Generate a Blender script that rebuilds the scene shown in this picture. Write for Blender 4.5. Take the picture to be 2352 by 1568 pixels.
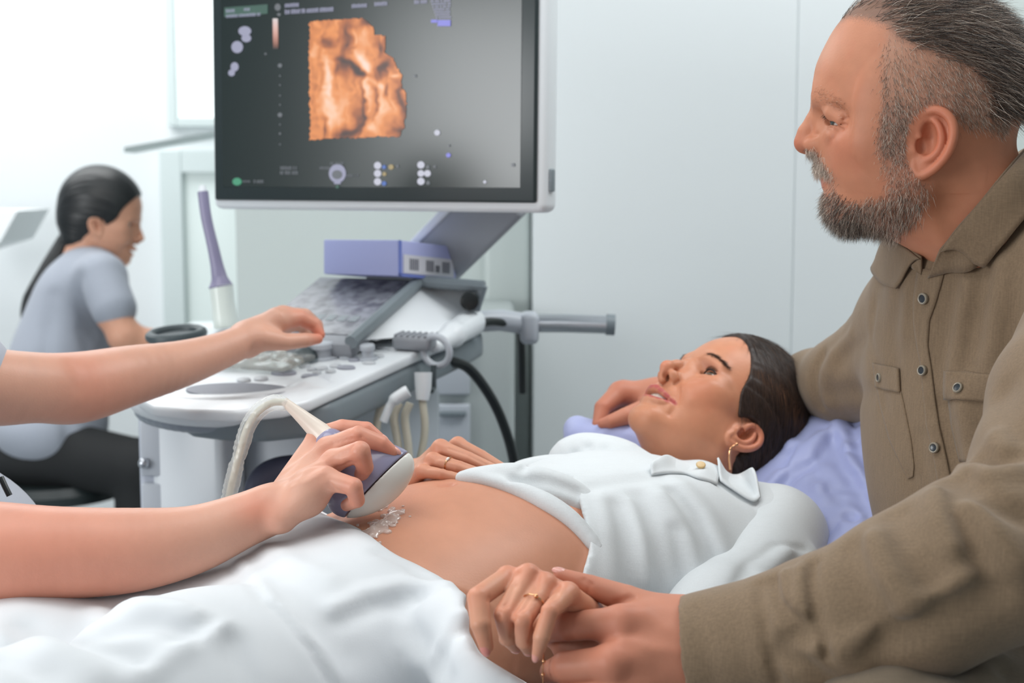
import bpy, bmesh, math, random
import numpy as np
from mathutils import Vector, Matrix, Quaternion
for _o in list(bpy.data.objects):
    bpy.data.objects.remove(_o)
SC = bpy.context.scene
COL = SC.collection
rng = np.random.default_rng(7)

# ------------------------------------------------------------------ camera
PITCH = math.radians(6.5)
CAM = np.array([0.0, 0.0, 1.2])
FWD = np.array([0.0, math.cos(PITCH), -math.sin(PITCH)])
UPV = np.array([0.0, math.sin(PITCH), math.cos(PITCH)])
RGT = np.array([1.0, 0.0, 0.0])
FPX = 2352 * 50.0 / 36.0
cd = bpy.data.cameras.new('camera')
cd.lens = 50; cd.sensor_width = 36; cd.clip_start = 0.05; cd.clip_end = 60
cam = bpy.data.objects.new('camera', cd); COL.objects.link(cam)
cam.location = CAM; cam.rotation_euler = (math.pi / 2 - PITCH, 0, 0)
cd.dof.use_dof = True; cd.dof.focus_distance = 1.30; cd.dof.aperture_fstop = 6.6
SC.camera = cam

# ------------------------------------------------------------------ light and exposure
SC.view_settings.view_transform = 'Standard'
SC.view_settings.look = 'None'
SC.view_settings.gamma = 1.0
SC.view_settings.exposure = 0.0
SC.view_settings.use_curve_mapping = False
w = bpy.data.worlds.new('world'); SC.world = w; w.use_nodes = True
w.node_tree.nodes['Background'].inputs[0].default_value = (0.95, 0.98, 1.0, 1)
w.node_tree.nodes['Background'].inputs[1].default_value = 0.40

def area(name, loc, target, sx, sy, power, color=(1, 1, 1), spread=math.pi):
    l = bpy.data.lights.new(name, 'AREA'); l.shape = 'RECTANGLE'; l.size = sx; l.size_y = sy
    l.energy = power; l.color = color; l.spread = spread
    o = bpy.data.objects.new(name, l); COL.objects.link(o)
    o.location = loc
    d = Vector(target) - Vector(loc)
    o.rotation_euler = d.to_track_quat('-Z', 'Y').to_euler()
    return o
# daylight from the tall windows on the left, the ceiling panels, and a window behind the photographer
area('window_light_left', (-3.2, -0.62, 1.45), (0.5, 1.5, 1.0), 1.8, 1.25, 72, (0.97, 0.99, 1.0))
area('ceiling_light_front', (-0.7, 1.2, 2.75), (-0.5, 1.5, 0.0), 1.8, 1.4, 27, (1.0, 0.985, 0.96))
area('ceiling_light_back', (-1.9, 3.8, 2.75), (-1.9, 3.9, 0.0), 2.6, 1.4, 56, (0.99, 1.0, 1.0))
area('ceiling_light_panels', (1.25, 1.9, 2.75), (1.1, 2.8, 0.7), 1.8, 0.8, 50, (0.99, 1.0, 1.0))

# ------------------------------------------------------------------ helpers
def P(px, py, d):
    """pixel of the 2352x1568 photograph and distance along the lens axis -> world point"""
    return CAM + d * (FWD + (px - 1176.0) / FPX * RGT - (py - 784.0) / FPX * UPV)
def px2m(r, d):
    return r * d / FPX
def hit(px, py, p0, n):
    """where the view ray of a pixel meets a plane"""
    v = FWD + (px - 1176.0) / FPX * RGT - (py - 784.0) / FPX * UPV
    t = np.dot(np.asarray(p0) - CAM, n) / np.dot(v, n)
    return CAM + t * v
def nrm(v):
    v = np.asarray(v, float); return v / np.linalg.norm(v)
def srgb(r, g, b):
    f = lambda c: (c / 255 / 12.92) if c / 255 <= 0.04045 else ((c / 255 + 0.055) / 1.055) ** 2.4
    return (f(r), f(g), f(b))

def mat(name, col, rough=0.5, metal=0.0, **kw):
    m = bpy.data.materials.new(name); m.use_nodes = True
    nt = m.node_tree; b = nt.nodes['Principled BSDF']
    b.inputs['Base Color'].default_value = (*col, 1)
    b.inputs['Roughness'].default_value = rough
    b.inputs['Metallic'].default_value = metal
    for k, v in kw.items():
        if k in ('bump', 'vary', 'attr', 'emit', 'bscale', 'vscale', 'bdist', 'weave'):
            continue
        b.inputs[k].default_value = v
    tc = None
    if 'bump' in kw or 'vary' in kw or 'weave' in kw:
        tc = nt.nodes.new('ShaderNodeTexCoord')
    if kw.get('attr'):
        a = nt.nodes.new('ShaderNodeAttribute'); a.attribute_name = kw['attr']
        src = a.outputs['Color']
        nt.links.new(src, b.inputs['Base Color'])
    else:
        src = None
    if 'vary' in kw:
        n = nt.nodes.new('ShaderNodeTexNoise'); n.inputs['Scale'].default_value = kw.get('vscale', 8.0)
        n.inputs['Detail'].default_value = 4
        mp = nt.nodes.new('ShaderNodeMapRange'); mp.inputs[3].default_value = 1 - kw['vary']; mp.inputs[4].default_value = 1 + kw['vary']
        mx = nt.nodes.new('ShaderNodeMix'); mx.data_type = 'RGBA'; mx.blend_type = 'MULTIPLY'; mx.inputs[0].default_value = 1
        nt.links.new(tc.outputs['Object'], n.inputs['Vector']); nt.links.new(n.outputs['Fac'], mp.inputs[0])
        nt.links.new(mp.outputs[0], mx.inputs[7])
        if src: nt.links.new(src, mx.inputs[6])
        else: mx.inputs[6].default_value = (*col, 1)
        nt.links.new(mx.outputs[2], b.inputs['Base Color'])
    if 'bump' in kw:
        n = nt.nodes.new('ShaderNodeTexNoise'); n.inputs['Scale'].default_value = kw.get('bscale', 200.0)
        n.inputs['Detail'].default_value = 3
        bp = nt.nodes.new('ShaderNodeBump'); bp.inputs['Strength'].default_value = kw['bump']
        bp.inputs['Distance'].default_value = kw.get('bdist', 0.001)
        nt.links.new(tc.outputs['Object'], n.inputs['Vector'])
        nt.links.new(n.outputs['Fac'], bp.inputs['Height']); nt.links.new(bp.outputs[0], b.inputs['Normal'])
    if 'emit' in kw:
        b.inputs['Emission Color'].default_value = (*col, 1); b.inputs['Emission Strength'].default_value = kw['emit']
    return m

def put(name, me, m=None, parent=None, smooth=True):
    o = bpy.data.objects.new(name, me); COL.objects.link(o)
    if m is not None:
        for mm in (m if isinstance(m, (list, tuple)) else [m]): me.materials.append(mm)
    if smooth and len(me.polygons):
        me.polygons.foreach_set('use_smooth', np.ones(len(me.polygons), dtype=bool))
    if parent is not None: o.parent = parent
    return o
def tag(o, label=None, cat=None, group=None, kind=None):
    if label: o['label'] = label
    if cat: o['category'] = cat
    if group: o['group'] = group
    if kind: o['kind'] = kind
    return o
def thing(name, label, cat, group=None, loc=(0, 0, 0)):
    o = bpy.data.objects.new(name, None); COL.objects.link(o); o.location = loc
    o.empty_display_size = 0.05
    return tag(o, label, cat, group)
def settle(root, loc):
    """move a root Empty to its base, leaving its parts where they stand"""
    root.location = loc
    for c in root.children:
        c.matrix_parent_inverse = Matrix.Translation(-Vector(loc))

def mesh_np(name, V, Q, matidx=None, col=None, T=None):
    me = bpy.data.meshes.new(name)
    V = np.asarray(V, np.float32)
    parts = []
    if Q is not None and len(Q): parts.append((np.asarray(Q, np.int32), 4))
    if T is not None and len(T): parts.append((np.asarray(T, np.int32), 3))
    me.vertices.add(len(V)); me.vertices.foreach_set('co', V.ravel())
    nl = sum(a.size for a, _ in parts); npoly = sum(len(a) for a, _ in parts)
    me.loops.add(nl); me.loops.foreach_set('vertex_index', np.concatenate([a.ravel() for a, _ in parts]))
    me.polygons.add(npoly)
    tot = np.concatenate([np.full(len(a), n, np.int32) for a, n in parts])
    st = np.concatenate([[0], np.cumsum(tot)[:-1]]).astype(np.int32)
    me.polygons.foreach_set('loop_start', st)
    if matidx is not None: me.polygons.foreach_set('material_index', np.asarray(matidx, np.int32))
    if col is not None:
        at = me.color_attributes.new('tint', 'FLOAT_COLOR', 'POINT')
        c4 = np.ones((len(V), 4), np.float32); c4[:, :3] = col
        at.data.foreach_set('color', c4.ravel())
    me.update(calc_edges=True); me.validate()
    return me

class MB:
    """collects simple solids into one mesh"""
    def __init__(s): s.bm = bmesh.new()
    def box(s, c, size, R=None, bev=0.0, seg=3):
        r = bmesh.ops.create_cube(s.bm, size=1.0); vs = r['verts']
        bmesh.ops.scale(s.bm, vec=Vector(size), verts=vs)
        if bev > 0:
            es = list({e for v in vs for e in v.link_edges})
            rb = bmesh.ops.bevel(s.bm, geom=es, offset=bev, segments=seg, profile=0.5, affect='EDGES')
            vs = list({v for v in rb['verts']} | {v for v in vs if v.is_valid})
        M = Matrix.Translation(Vector(c))
        if R is not None: M = M @ (Matrix(np.asarray(R).tolist()).to_4x4())
        bmesh.ops.transform(s.bm, matrix=M, verts=[v for v in vs if v.is_valid])
        return s
    def tube(s, pts, rad, seg=12, cap=True):
        pts = [np.asarray(p, float) for p in pts]
        n = len(pts); rad = [rad] * n if np.isscalar(rad) else list(rad)
        rings = []; t0 = nrm(pts[1] - pts[0])
        ref = np.array([0, 0, 1.0]) if abs(t0[2]) < 0.9 else np.array([1.0, 0, 0])
        a = nrm(np.cross(t0, ref))
        for i in range(n):
            t = nrm(pts[min(i + 1, n - 1)] - pts[max(i - 1, 0)])
            a = nrm(a - t * np.dot(a, t)); b = np.cross(t, a)
            rings.append([s.bm.verts.new(pts[i] + rad[i] * (a * math.cos(2 * math.pi * k / seg) + b * math.sin(2 * math.pi * k / seg))) for k in range(seg)])
        for i in range(n - 1):
            for k in range(seg):
                s.bm.faces.new((rings[i][k], rings[i][(k + 1) % seg], rings[i + 1][(k + 1) % seg], rings[i + 1][k]))
        if cap:
            s.bm.faces.new(rings[0][::-1]); s.bm.faces.new(rings[-1])
        return s
    def prism(s, poly, vec, bev=0.0, seg=2):
        """polygon (3d points, ccw seen from the tip of vec) pushed along vec"""
        a = [s.bm.verts.new(np.asarray(p, float)) for p in poly]
        b = [s.bm.verts.new(np.asarray(p, float) + np.asarray(vec, float)) for p in poly]
        n = len(a); fs = [s.bm.faces.new(a[::-1]), s.bm.faces.new(b)]
        for i in range(n): fs.append(s.bm.faces.new((a[i], a[(i + 1) % n], b[(i + 1) % n], b[i])))
        bmesh.ops.recalc_face_normals(s.bm, faces=fs)
        if bev > 0:
            es = list({e for f in fs for e in f.edges})
            bmesh.ops.bevel(s.bm, geom=es, offset=bev, segments=seg, profile=0.5, affect='EDGES', clamp_overlap=True)
        return s
    def ball(s, c, r, R=None, u=20, v=14):
        q = bmesh.ops.create_uvsphere(s.bm, u_segments=u, v_segments=v, radius=1.0)
        rr = (r, r, r) if np.isscalar(r) else r
        M = Matrix.Translation(Vector(c))
        if R is not None: M = M @ (Matrix(np.asarray(R).tolist()).to_4x4())
        bmesh.ops.transform(s.bm, matrix=M @ Matrix.Diagonal((*rr, 1)), verts=q['verts'])
        return s
    def lathe(s, prof, c, axis=(0, 0, 1), seg=24):
        """prof: (radius, height) pairs along axis from c"""
        t = nrm(axis); ref = np.array([0, 0, 1.0]) if abs(t[2]) < 0.9 else np.array([1.0, 0, 0])
        a = nrm(np.cross(ref, t)); b = np.cross(t, a); c = np.asarray(c, float)
        rings = [[s.bm.verts.new(c + t * h + r * (a * math.cos(2 * math.pi * k / seg) + b * math.sin(2 * math.pi * k / seg))) for k in range(seg)] for r, h in prof]
        for i in range(len(rings) - 1):
            for k in range(seg):
                s.bm.faces.new((rings[i][k], rings[i][(k + 1) % seg], rings[i + 1][(k + 1) % seg], rings[i + 1][k]))
        s.bm.faces.new(rings[0][::-1]); s.bm.faces.new(rings[-1])
        return s
    def torus(s, c, R, r, axis, seg=32, sub=10, sc=(1, 1)):
        t = nrm(axis); ref = np.array([0, 0, 1.0]) if abs(t[2]) < 0.9 else np.array([1.0, 0, 0])
        a = nrm(np.cross(ref, t)); b = np.cross(t, a); c = np.asarray(c, float)
        rings = []
        for i in range(seg):
            th = 2 * math.pi * i / seg
            rad = a * math.cos(th) * sc[0] + b * math.sin(th) * sc[1]
            out = nrm(rad)
            rings.append([s.bm.verts.new(c + R * rad + r * (out * math.cos(2 * math.pi * k / sub) + t * math.sin(2 * math.pi * k / sub))) for k in range(sub)])
        for i in range(seg):
            for k in range(sub):
                A, B = rings[i], rings[(i + 1) % seg]
                s.bm.faces.new((A[k], B[k], B[(k + 1) % sub], A[(k + 1) % sub]))
        return s
    def build(s, name, m, parent=None, smooth=True, angle=35):
        bmesh.ops.recalc_face_normals(s.bm, faces=s.bm.faces[:])
        me = bpy.data.meshes.new(name); s.bm.to_mesh(me); s.bm.free()
        o = put(name, me, m, parent, smooth)
        if smooth:
            try: me.set_sharp_from_angle(angle=math.radians(angle))
            except Exception: pass
        return o

def spline(pts, n=8):
    """Catmull-Rom through points (any dimension)"""
    p = np.asarray(pts, float); p = np.vstack([2 * p[0] - p[1], p, 2 * p[-1] - p[-2]])
    out = []
    for i in range(1, len(p) - 2):
        for t in np.linspace(0, 1, n, endpoint=False):
            a, b, c, d = p[i - 1], p[i], p[i + 1], p[i + 2]
            out.append(0.5 * ((2 * b) + (c - a) * t + (2 * a - 5 * b + 4 * c - d) * t ** 2 + (3 * b - a - 3 * c + d) * t ** 3))
    out.append(p[-2]); return np.array(out)

# ------------------------------------------------------------------ implicit modelling
def vnoise(X, Y, Z, sc, seed=0):
    """smooth value noise, -1..1"""
    r = np.random.default_rng(seed + 11); L = r.uniform(-1, 1, (32, 32, 32)).astype(np.float32)
    x, y, z = X * sc, Y * sc, Z * sc
    xi, yi, zi = np.floor(x).astype(int), np.floor(y).astype(int), np.floor(z).astype(int)
    fx, fy, fz = x - xi, y - yi, z - zi
    fx, fy, fz = fx * fx * (3 - 2 * fx), fy * fy * (3 - 2 * fy), fz * fz * (3 - 2 * fz)
    xi &= 31; yi &= 31; zi &= 31; x1, y1, z1 = (xi + 1) & 31, (yi + 1) & 31, (zi + 1) & 31
    l = lambda a, b, t: a + (b - a) * t
    return l(l(l(L[xi, yi, zi], L[x1, yi, zi], fx), l(L[xi, y1, zi], L[x1, y1, zi], fx), fy),
             l(l(L[xi, yi, z1], L[x1, yi, z1], fx), l(L[xi, y1, z1], L[x1, y1, z1], fx), fy), fz)

class Sdf:
    """smooth union of solids sampled on a grid, turned into one continuous quad mesh"""
    def __init__(s, h): s.h = h; s.ops = []
    def _op(s, mode, fn, lo, hi, k): s.ops.append((mode, fn, np.asarray(lo, float), np.asarray(hi, float), k)); return s
    def cap(s, a, b, ra, rb, k=0.01, sub=False):
        a, b = np.asarray(a, float), np.asarray(b, float); ab = b - a; L = max(float(ab @ ab), 1e-12)
        def fn(X, Y, Z):
            px, py, pz = X - a[0], Y - a[1], Z - a[2]
            t = np.clip((px * ab[0] + py * ab[1] + pz * ab[2]) / L, 0, 1)
            return np.sqrt((px - t * ab[0]) ** 2 + (py - t * ab[1]) ** 2 + (pz - t * ab[2]) ** 2) - (ra + (rb - ra) * t)
        r = max(ra, rb)
        return s._op('sub' if sub else 'add', fn, np.minimum(a, b) - r, np.maximum(a, b) + r, k)
    def chain(s, pts, rad, k=0.004, k0=None):
        rad = [rad] * len(pts) if np.isscalar(rad) else rad
        for i in range(len(pts) - 1):
            s.cap(pts[i], pts[i + 1], rad[i], rad[i + 1], (k0 if (i == 0 and k0 is not None) else k))
        return s
    def ell(s, c, r, R=None, k=0.01, sub=False):
        c, r = np.asarray(c, float), np.asarray(r, float); R = np.eye(3) if R is None else np.asarray(R, float)
        def fn(X, Y, Z):
            px, py, pz = X - c[0], Y - c[1], Z - c[2]
            q = [px * R[0, i] + py * R[1, i] + pz * R[2, i] for i in range(3)]
            k0 = np.sqrt(sum((q[i] / r[i]) ** 2 for i in range(3)))
            k1 = np.sqrt(sum((q[i] / r[i] ** 2) ** 2 for i in range(3))) + 1e-9
            return k0 * (k0 - 1) / k1
        e = np.sqrt(((R * r) ** 2).sum(1))
        return s._op('sub' if sub else 'add', fn, c - e, c + e, k)
    def box(s, c, half, R=None, rad=0.005, k=0.005, sub=False):
        c, hf = np.asarray(c, float), np.asarray(half, float) - rad; R = np.eye(3) if R is None else np.asarray(R, float)
        def fn(X, Y, Z):
            px, py, pz = X - c[0], Y - c[1], Z - c[2]
            q = [np.abs(px * R[0, i] + py * R[1, i] + pz * R[2, i]) - hf[i] for i in range(3)]
            o = np.sqrt(sum(np.maximum(v, 0) ** 2 for v in q)); inn = np.minimum(np.maximum(np.maximum(q[0], q[1]), q[2]), 0)
            return o + inn - rad
        e = (np.abs(R) * np.asarray(half, float)).sum(1)
        return s._op('sub' if sub else 'add', fn, c - e, c + e, k)
    def fold(s, pts, w, amp, ws=None):
        """a crease (amp > 0) or ridge (amp < 0) along a polyline"""
        pts = [np.asarray(p, float) for p in pts]
        def fn(X, Y, Z):
            best = None
            for a, b in zip(pts[:-1], pts[1:]):
                ab = b - a; L = max(float(ab @ ab), 1e-12)
                px, py, pz = X - a[0], Y - a[1], Z - a[2]
                t = np.clip((px * ab[0] + py * ab[1] + pz * ab[2]) / L, 0, 1)
                d2 = (px - t * ab[0]) ** 2 + (py - t * ab[1]) ** 2 + (pz - t * ab[2]) ** 2
                best = d2 if best is None else np.minimum(best, d2)
            return amp * np.exp(-best / (w * w))
        A = np.array(pts)
        return s._op('disp', fn, A.min(0) - 2.6 * w, A.max(0) + 2.6 * w, 0)
    def half(s, p, n, k=0.002):
        """cut away everything on the side n points to"""
        p, n = np.asarray(p, float), nrm(n)
        fn = lambda X, Y, Z: -((X - p[0]) * n[0] + (Y - p[1]) * n[1] + (Z - p[2]) * n[2])
        return s._op('cut', fn, [-1e9] * 3, [1e9] * 3, k)
    def disp(s, fn): return s._op('disp', fn, [-1e9] * 3, [1e9] * 3, 0)
    def grid(s):
        h = s.h; adds = [o for o in s.ops if o[0] == 'add']
        lo = np.min([o[2] for o in adds], 0) - 4 * h; hi = np.max([o[3] for o in adds], 0) + 4 * h
        n = np.ceil((hi - lo) / h).astype(int) + 1
        ax = [(lo[i] + h * np.arange(n[i])).astype(np.float32) for i in range(3)]
        D = np.full(n, 1.0, np.float32)
        for mode, fn, a, b, k in s.ops:
            pad = 1.7 * k + 5 * h
            i0 = np.clip(np.floor((a - pad - lo) / h), 0, n).astype(int); i1 = np.clip(np.ceil((b + pad - lo) / h) + 1, 0, n).astype(int)
            if np.any(i1 <= i0): continue
            sl = tuple(slice(i0[i], i1[i]) for i in range(3))
            X = ax[0][sl[0]][:, None, None]; Y = ax[1][sl[1]][None, :, None]; Z = ax[2][sl[2]][None, None, :]
            d = fn(X, Y, Z).astype(np.float32); g = D[sl]
            if mode == 'add':
                if k > 0:
                    q = np.clip(0.5 + 0.5 * (g - d) / k, 0, 1); D[sl] = g + (d - g) * q - k * q * (1 - q)
                else: D[sl] = np.minimum(g, d)
            elif mode in ('sub', 'cut'):
                d = -d if mode == 'sub' else -d
                if k > 0:
                    q = np.clip(0.5 - 0.5 * (g - d) / k, 0, 1); D[sl] = g + (d - g) * q + k * q * (1 - q)
                else: D[sl] = np.maximum(g, d)
            else: D[sl] = g + d
        return D, lo
    def mesh(s, smooth=2):
        D, lo = s.grid(); return nets(D, lo, s.h, smooth)

def nets(D, lo, h, smooth=2):
    s = D < 0
    n = np.array(D.shape)
    cnt = np.zeros(n - 1, np.int8)
    for dx in (0, 1):
        for dy in (0, 1):
            for dz in (0, 1):
                cnt += s[dx:n[0] - 1 + dx, dy:n[1] - 1 + dy, dz:n[2] - 1 + dz]
    act = (cnt > 0) & (cnt < 8)
    idx = np.argwhere(act); N = len(idx)
    num = np.full(n - 1, -1, np.int32); num[act] = np.arange(N)
    cs = np.array([(a, b, c) for a in (0, 1) for b in (0, 1) for c in (0, 1)])
    val = np.stack([D[idx[:, 0] + c[0], idx[:, 1] + c[1], idx[:, 2] + c[2]] for c in cs], 1)
    acc = np.zeros((N, 3)); m = np.zeros(N)
    for i in range(8):
        for j in range(i + 1, 8):
            if np.abs(cs[i] - cs[j]).sum() != 1: continue
            a, b = val[:, i], val[:, j]; x = (a < 0) != (b < 0)
            t = np.where(x, a / np.where(x, a - b, 1), 0)
            acc += np.where(x[:, None], cs[i] + t[:, None] * (cs[j] - cs[i]), 0); m += x
    V = lo + h * (idx + acc / m[:, None])
    Q = []
    for ax in range(3):
        a0 = [slice(None)] * 3; a1 = [slice(None)] * 3
        a0[ax] = slice(0, -1); a1[ax] = slice(1, None)
        A, B = s[tuple(a0)], s[tuple(a1)]
        u, v = [(1, 2), (2, 0), (0, 1)][ax]
        ch = A != B
        e = np.argwhere(ch); e = e[(e[:, u] > 0) & (e[:, v] > 0) & (e[:, u] < n[u] - 1) & (e[:, v] < n[v] - 1)]
        if not len(e): continue
        inside = A[e[:, 0], e[:, 1], e[:, 2]]
        def cell(du, dv):
            q = e.copy(); q[:, u] -= du; q[:, v] -= dv
            return num[q[:, 0], q[:, 1], q[:, 2]]
        q = np.stack([cell(1, 1), cell(0, 1), cell(0, 0), cell(1, 0)], 1)
        q[~inside] = q[~inside][:, ::-1]
        Q.append(q)
    Q = np.concatenate(Q)
    if smooth:
        E = np.concatenate([Q[:, [0, 1]], Q[:, [1, 2]], Q[:, [2, 3]], Q[:, [3, 0]]])
        deg = np.bincount(E.ravel(), minlength=N).astype(float); deg[deg == 0] = 1
        for it in range(smooth):
            for lam in (0.5, -0.52):
                S = np.zeros((N, 3))
                for c in range(3):
                    S[:, c] = np.bincount(E[:, 0], V[E[:, 1], c], N) + np.bincount(E[:, 1], V[E[:, 0], c], N)
                V = V + lam * (S / deg[:, None] - V)
    return V, Q

def vnormals(V, Q):
    fn = np.cross(V[Q[:, 2]] - V[Q[:, 0]], V[Q[:, 3]] - V[Q[:, 1]])
    N = np.zeros_like(V)
    for c in range(3):
        for k in range(4): N[:, c] += np.bincount(Q[:, k], fn[:, c], len(V))
    return N / (np.linalg.norm(N, axis=1)[:, None] + 1e-12)

def join(parts):
    """[(V, Q, material index, colour or None)] -> arrays of one mesh"""
    Vs, Qs, Ms, Cs, o = [], [], [], [], 0
    for V, Q, mi, c in parts:
        Vs.append(V); Qs.append(np.asarray(Q) + o); Ms.append(np.full(len(Q), mi)); o += len(V)
        c = np.ones((len(V), 3)) if c is None else np.broadcast_to(np.asarray(c, float), (len(V), 3))
        Cs.append(c)
    return np.concatenate(Vs), np.concatenate(Qs), np.concatenate(Ms), np.concatenate(Cs)

def sphere_np(c, r, nu=24, nv=16, R=None):
    r = np.broadcast_to(np.asarray(r, float), (3,)); R = np.eye(3) if R is None else R
    th = np.linspace(0, 2 * np.pi, nu, endpoint=False); ph = np.linspace(0.02, np.pi - 0.02, nv)
    T, H = np.meshgrid(th, ph)
    L = np.stack([np.sin(H) * np.cos(T) * r[0], np.sin(H) * np.sin(T) * r[1], np.cos(H) * r[2]], -1).reshape(-1, 3)
    V = L @ R.T + np.asarray(c)
    Q = [[j * nu + i, (j + 1) * nu + i, (j + 1) * nu + (i + 1) % nu, j * nu + (i + 1) % nu] for j in range(nv - 1) for i in range(nu)]
    return V, np.array(Q)

def sheet_np(G, thick=0.0, N=None):
    """grid of points (rows, cols, 3) -> quads; with thick > 0 a closed slab"""
    G = np.asarray(G, float); a, b = G.shape[:2]
    V = G.reshape(-1, 3)
    i, j = np.meshgrid(np.arange(a - 1), np.arange(b - 1), indexing='ij')
    Q = np.stack([i * b + j, (i + 1) * b + j, (i + 1) * b + j + 1, i * b + j + 1], -1).reshape(-1, 4)
    if thick <= 0: return V, Q
    nn = vnormals(V, Q) if N is None else N
    W = V - nn * thick; n = len(V)
    rim = [k for k in range(b - 1)]
    E = [(0 * b + k, 0 * b + k + 1) for k in range(b - 1)] + [(k * b + b - 1, (k + 1) * b + b - 1) for k in range(a - 1)] + \
        [((a - 1) * b + k + 1, (a - 1) * b + k) for k in range(b - 1)][::-1] + [((k + 1) * b, k * b) for k in range(a - 1)][::-1]
    S = np.array([[p, q, q + n, p + n] for p, q in E])
    return np.vstack([V, W]), np.vstack([Q, Q[:, ::-1] + n, S])

def strands(roots, dirs, length, rad, bend=None, seg=4, jitter=0.2, curl=0.0, r=None):
    """many tapered hairs as one mesh; bend is added progressively"""
    r = r or np.random.default_rng(3)
    n = len(roots); length = np.broadcast_to(length, (n,))
    d = dirs + r.normal(0, jitter, (n, 3)); d /= np.linalg.norm(d, axis=1)[:, None]
    bend = np.zeros((n, 3)) if bend is None else np.broadcast_to(bend, (n, 3))
    ref = r.normal(0, 1, (n, 3)); a = np.cross(d, ref); a /= np.linalg.norm(a, axis=1)[:, None] + 1e-9; b = np.cross(d, a)
    p = roots.copy(); rings = []; off = np.array([0, 2 * np.pi / 3, 4 * np.pi / 3])
    rad = np.broadcast_to(rad, (n,))
    for i in range(seg + 1):
        t = i / seg; rr = rad * (1 - 0.85 * t)
        rings.append(np.stack([p + rr[:, None] * (a * np.cos(o) + b * np.sin(o)) for o in off], 1))
        dd = d + bend * (t + 1 / seg) + (r.normal(0, curl, (n, 3)) if curl else 0)
        dd /= np.linalg.norm(dd, axis=1)[:, None]
        p = p + dd * (length / seg)[:, None]
    V = np.stack(rings, 1).reshape(-1, 3)          # n, seg+1, 3
    base = (np.arange(n) * (seg + 1) * 3)[:, None]
    pat = np.array([[i * 3 + k, i * 3 + (k + 1) % 3, (i + 1) * 3 + (k + 1) % 3, (i + 1) * 3 + k] for i in range(seg) for k in range(3)])
    Q = (base[:, :, None] + pat[None]).reshape(-1, 4)
    return V, Q

def sample(V, Q, weight, n, r=None):
    """n random points on a mesh, faces chosen by area x weight(vertex) ; returns points, normals, vertex ids"""
    r = r or np.random.default_rng(5)
    N = vnormals(V, Q)
    ar = 0.5 * np.linalg.norm(np.cross(V[Q[:, 2]] - V[Q[:, 0]], V[Q[:, 3]] - V[Q[:, 1]]), axis=1)
    wf = ar * weight[Q].mean(1); wf = np.maximum(wf, 0)
    f = r.choice(len(Q), n, p=wf / wf.sum())
    u, v = r.random(n), r.random(n)
    W = np.stack([(1 - u) * (1 - v), u * (1 - v), u * v, (1 - u) * v], 1)
    p = (V[Q[f]] * W[:, :, None]).sum(1); nn = (N[Q[f]] * W[:, :, None]).sum(1)
    nn /= np.linalg.norm(nn, axis=1)[:, None]
    return p, nn, Q[f, 0]

def inside(px, py, pg):
    r = np.zeros(px.shape, bool); j = len(pg) - 1
    for i in range(len(pg)):
        xi, yi = pg[i]; xj, yj = pg[j]
        r ^= ((yi > py) != (yj > py)) & (px < (xj - xi) * (py - yi) / (yj - yi + 1e-9) + xi); j = i
    return r
# ------------------------------------------------------------------ room
M_white = mat('wall_paint_white', srgb(236, 241, 243), 0.6, bump=0.05, bscale=90)
M_grey = mat('wall_paint_grey_green', srgb(196, 205, 203), 0.38, bump=0.03, bscale=120)
M_panel = mat('lacquered_panel', srgb(216, 222, 224), 0.30)
M_floor = mat('vinyl_floor', srgb(150, 156, 158), 0.35, vary=0.05, vscale=6)
M_ceil = mat('ceiling_paint', srgb(240, 242, 242), 0.8)
M_frame = mat('window_frame_paint', srgb(214, 226, 226), 0.4)
def struct(name, mb, m):
    return tag(mb.build(name, m, smooth=False), kind='structure')
YB = 3.05                                     # face of the grey wall behind the scanner
xb = lambda px, Y: (px - 1176) / FPX * (Y * math.cos(PITCH) + 0.13)
struct('floor', MB().box((0, 1.6, -0.05), (9, 9, 0.1)), M_floor)
struct('ceiling', MB().box((0, 1.6, 2.85), (9, 9, 0.1)), M_ceil)
struct('wall_far', MB().box((-1.2, 4.95, 1.4), (6.6, 0.1, 2.8)), M_white)
struct('wall_left', MB().box((-3.95, 1.6, 1.4), (0.1, 6.8, 2.8)), mat('wall_paint_blue_grey', srgb(150, 158, 164), 0.6))
struct('wall_back', MB().box(((xb(565, YB) + 3.2) / 2, YB + 0.06, 1.4), (3.2 - xb(565, YB), 0.12, 2.8)), M_grey)
struct('wall_right', MB().box((3.25, 1.6, 1.4), (0.1, 6.8, 2.8)), M_grey)
# smooth built-in panels standing proud of the grey wall, and the darker strip at their right end
YP = 2.86
struct('trim_1', MB().box(((xb(1222, YP) + xb(1797, YP)) / 2, YP + 0.095, 1.4), (xb(1797, YP) - xb(1222, YP), 0.19, 2.8), bev=0.004), M_panel)
struct('trim_2', MB().box(((xb(1797, YP) + xb(1988, YP)) / 2, YP + 0.0985, 1.4), (xb(1988, YP) - xb(1797, YP), 0.19, 2.8), bev=0.004), M_panel)
struct('trim_3', MB().box((xb(1165, YB), YB - 0.01, 1.4), (0.10, 0.03, 2.8), bev=0.012), M_grey)
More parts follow.
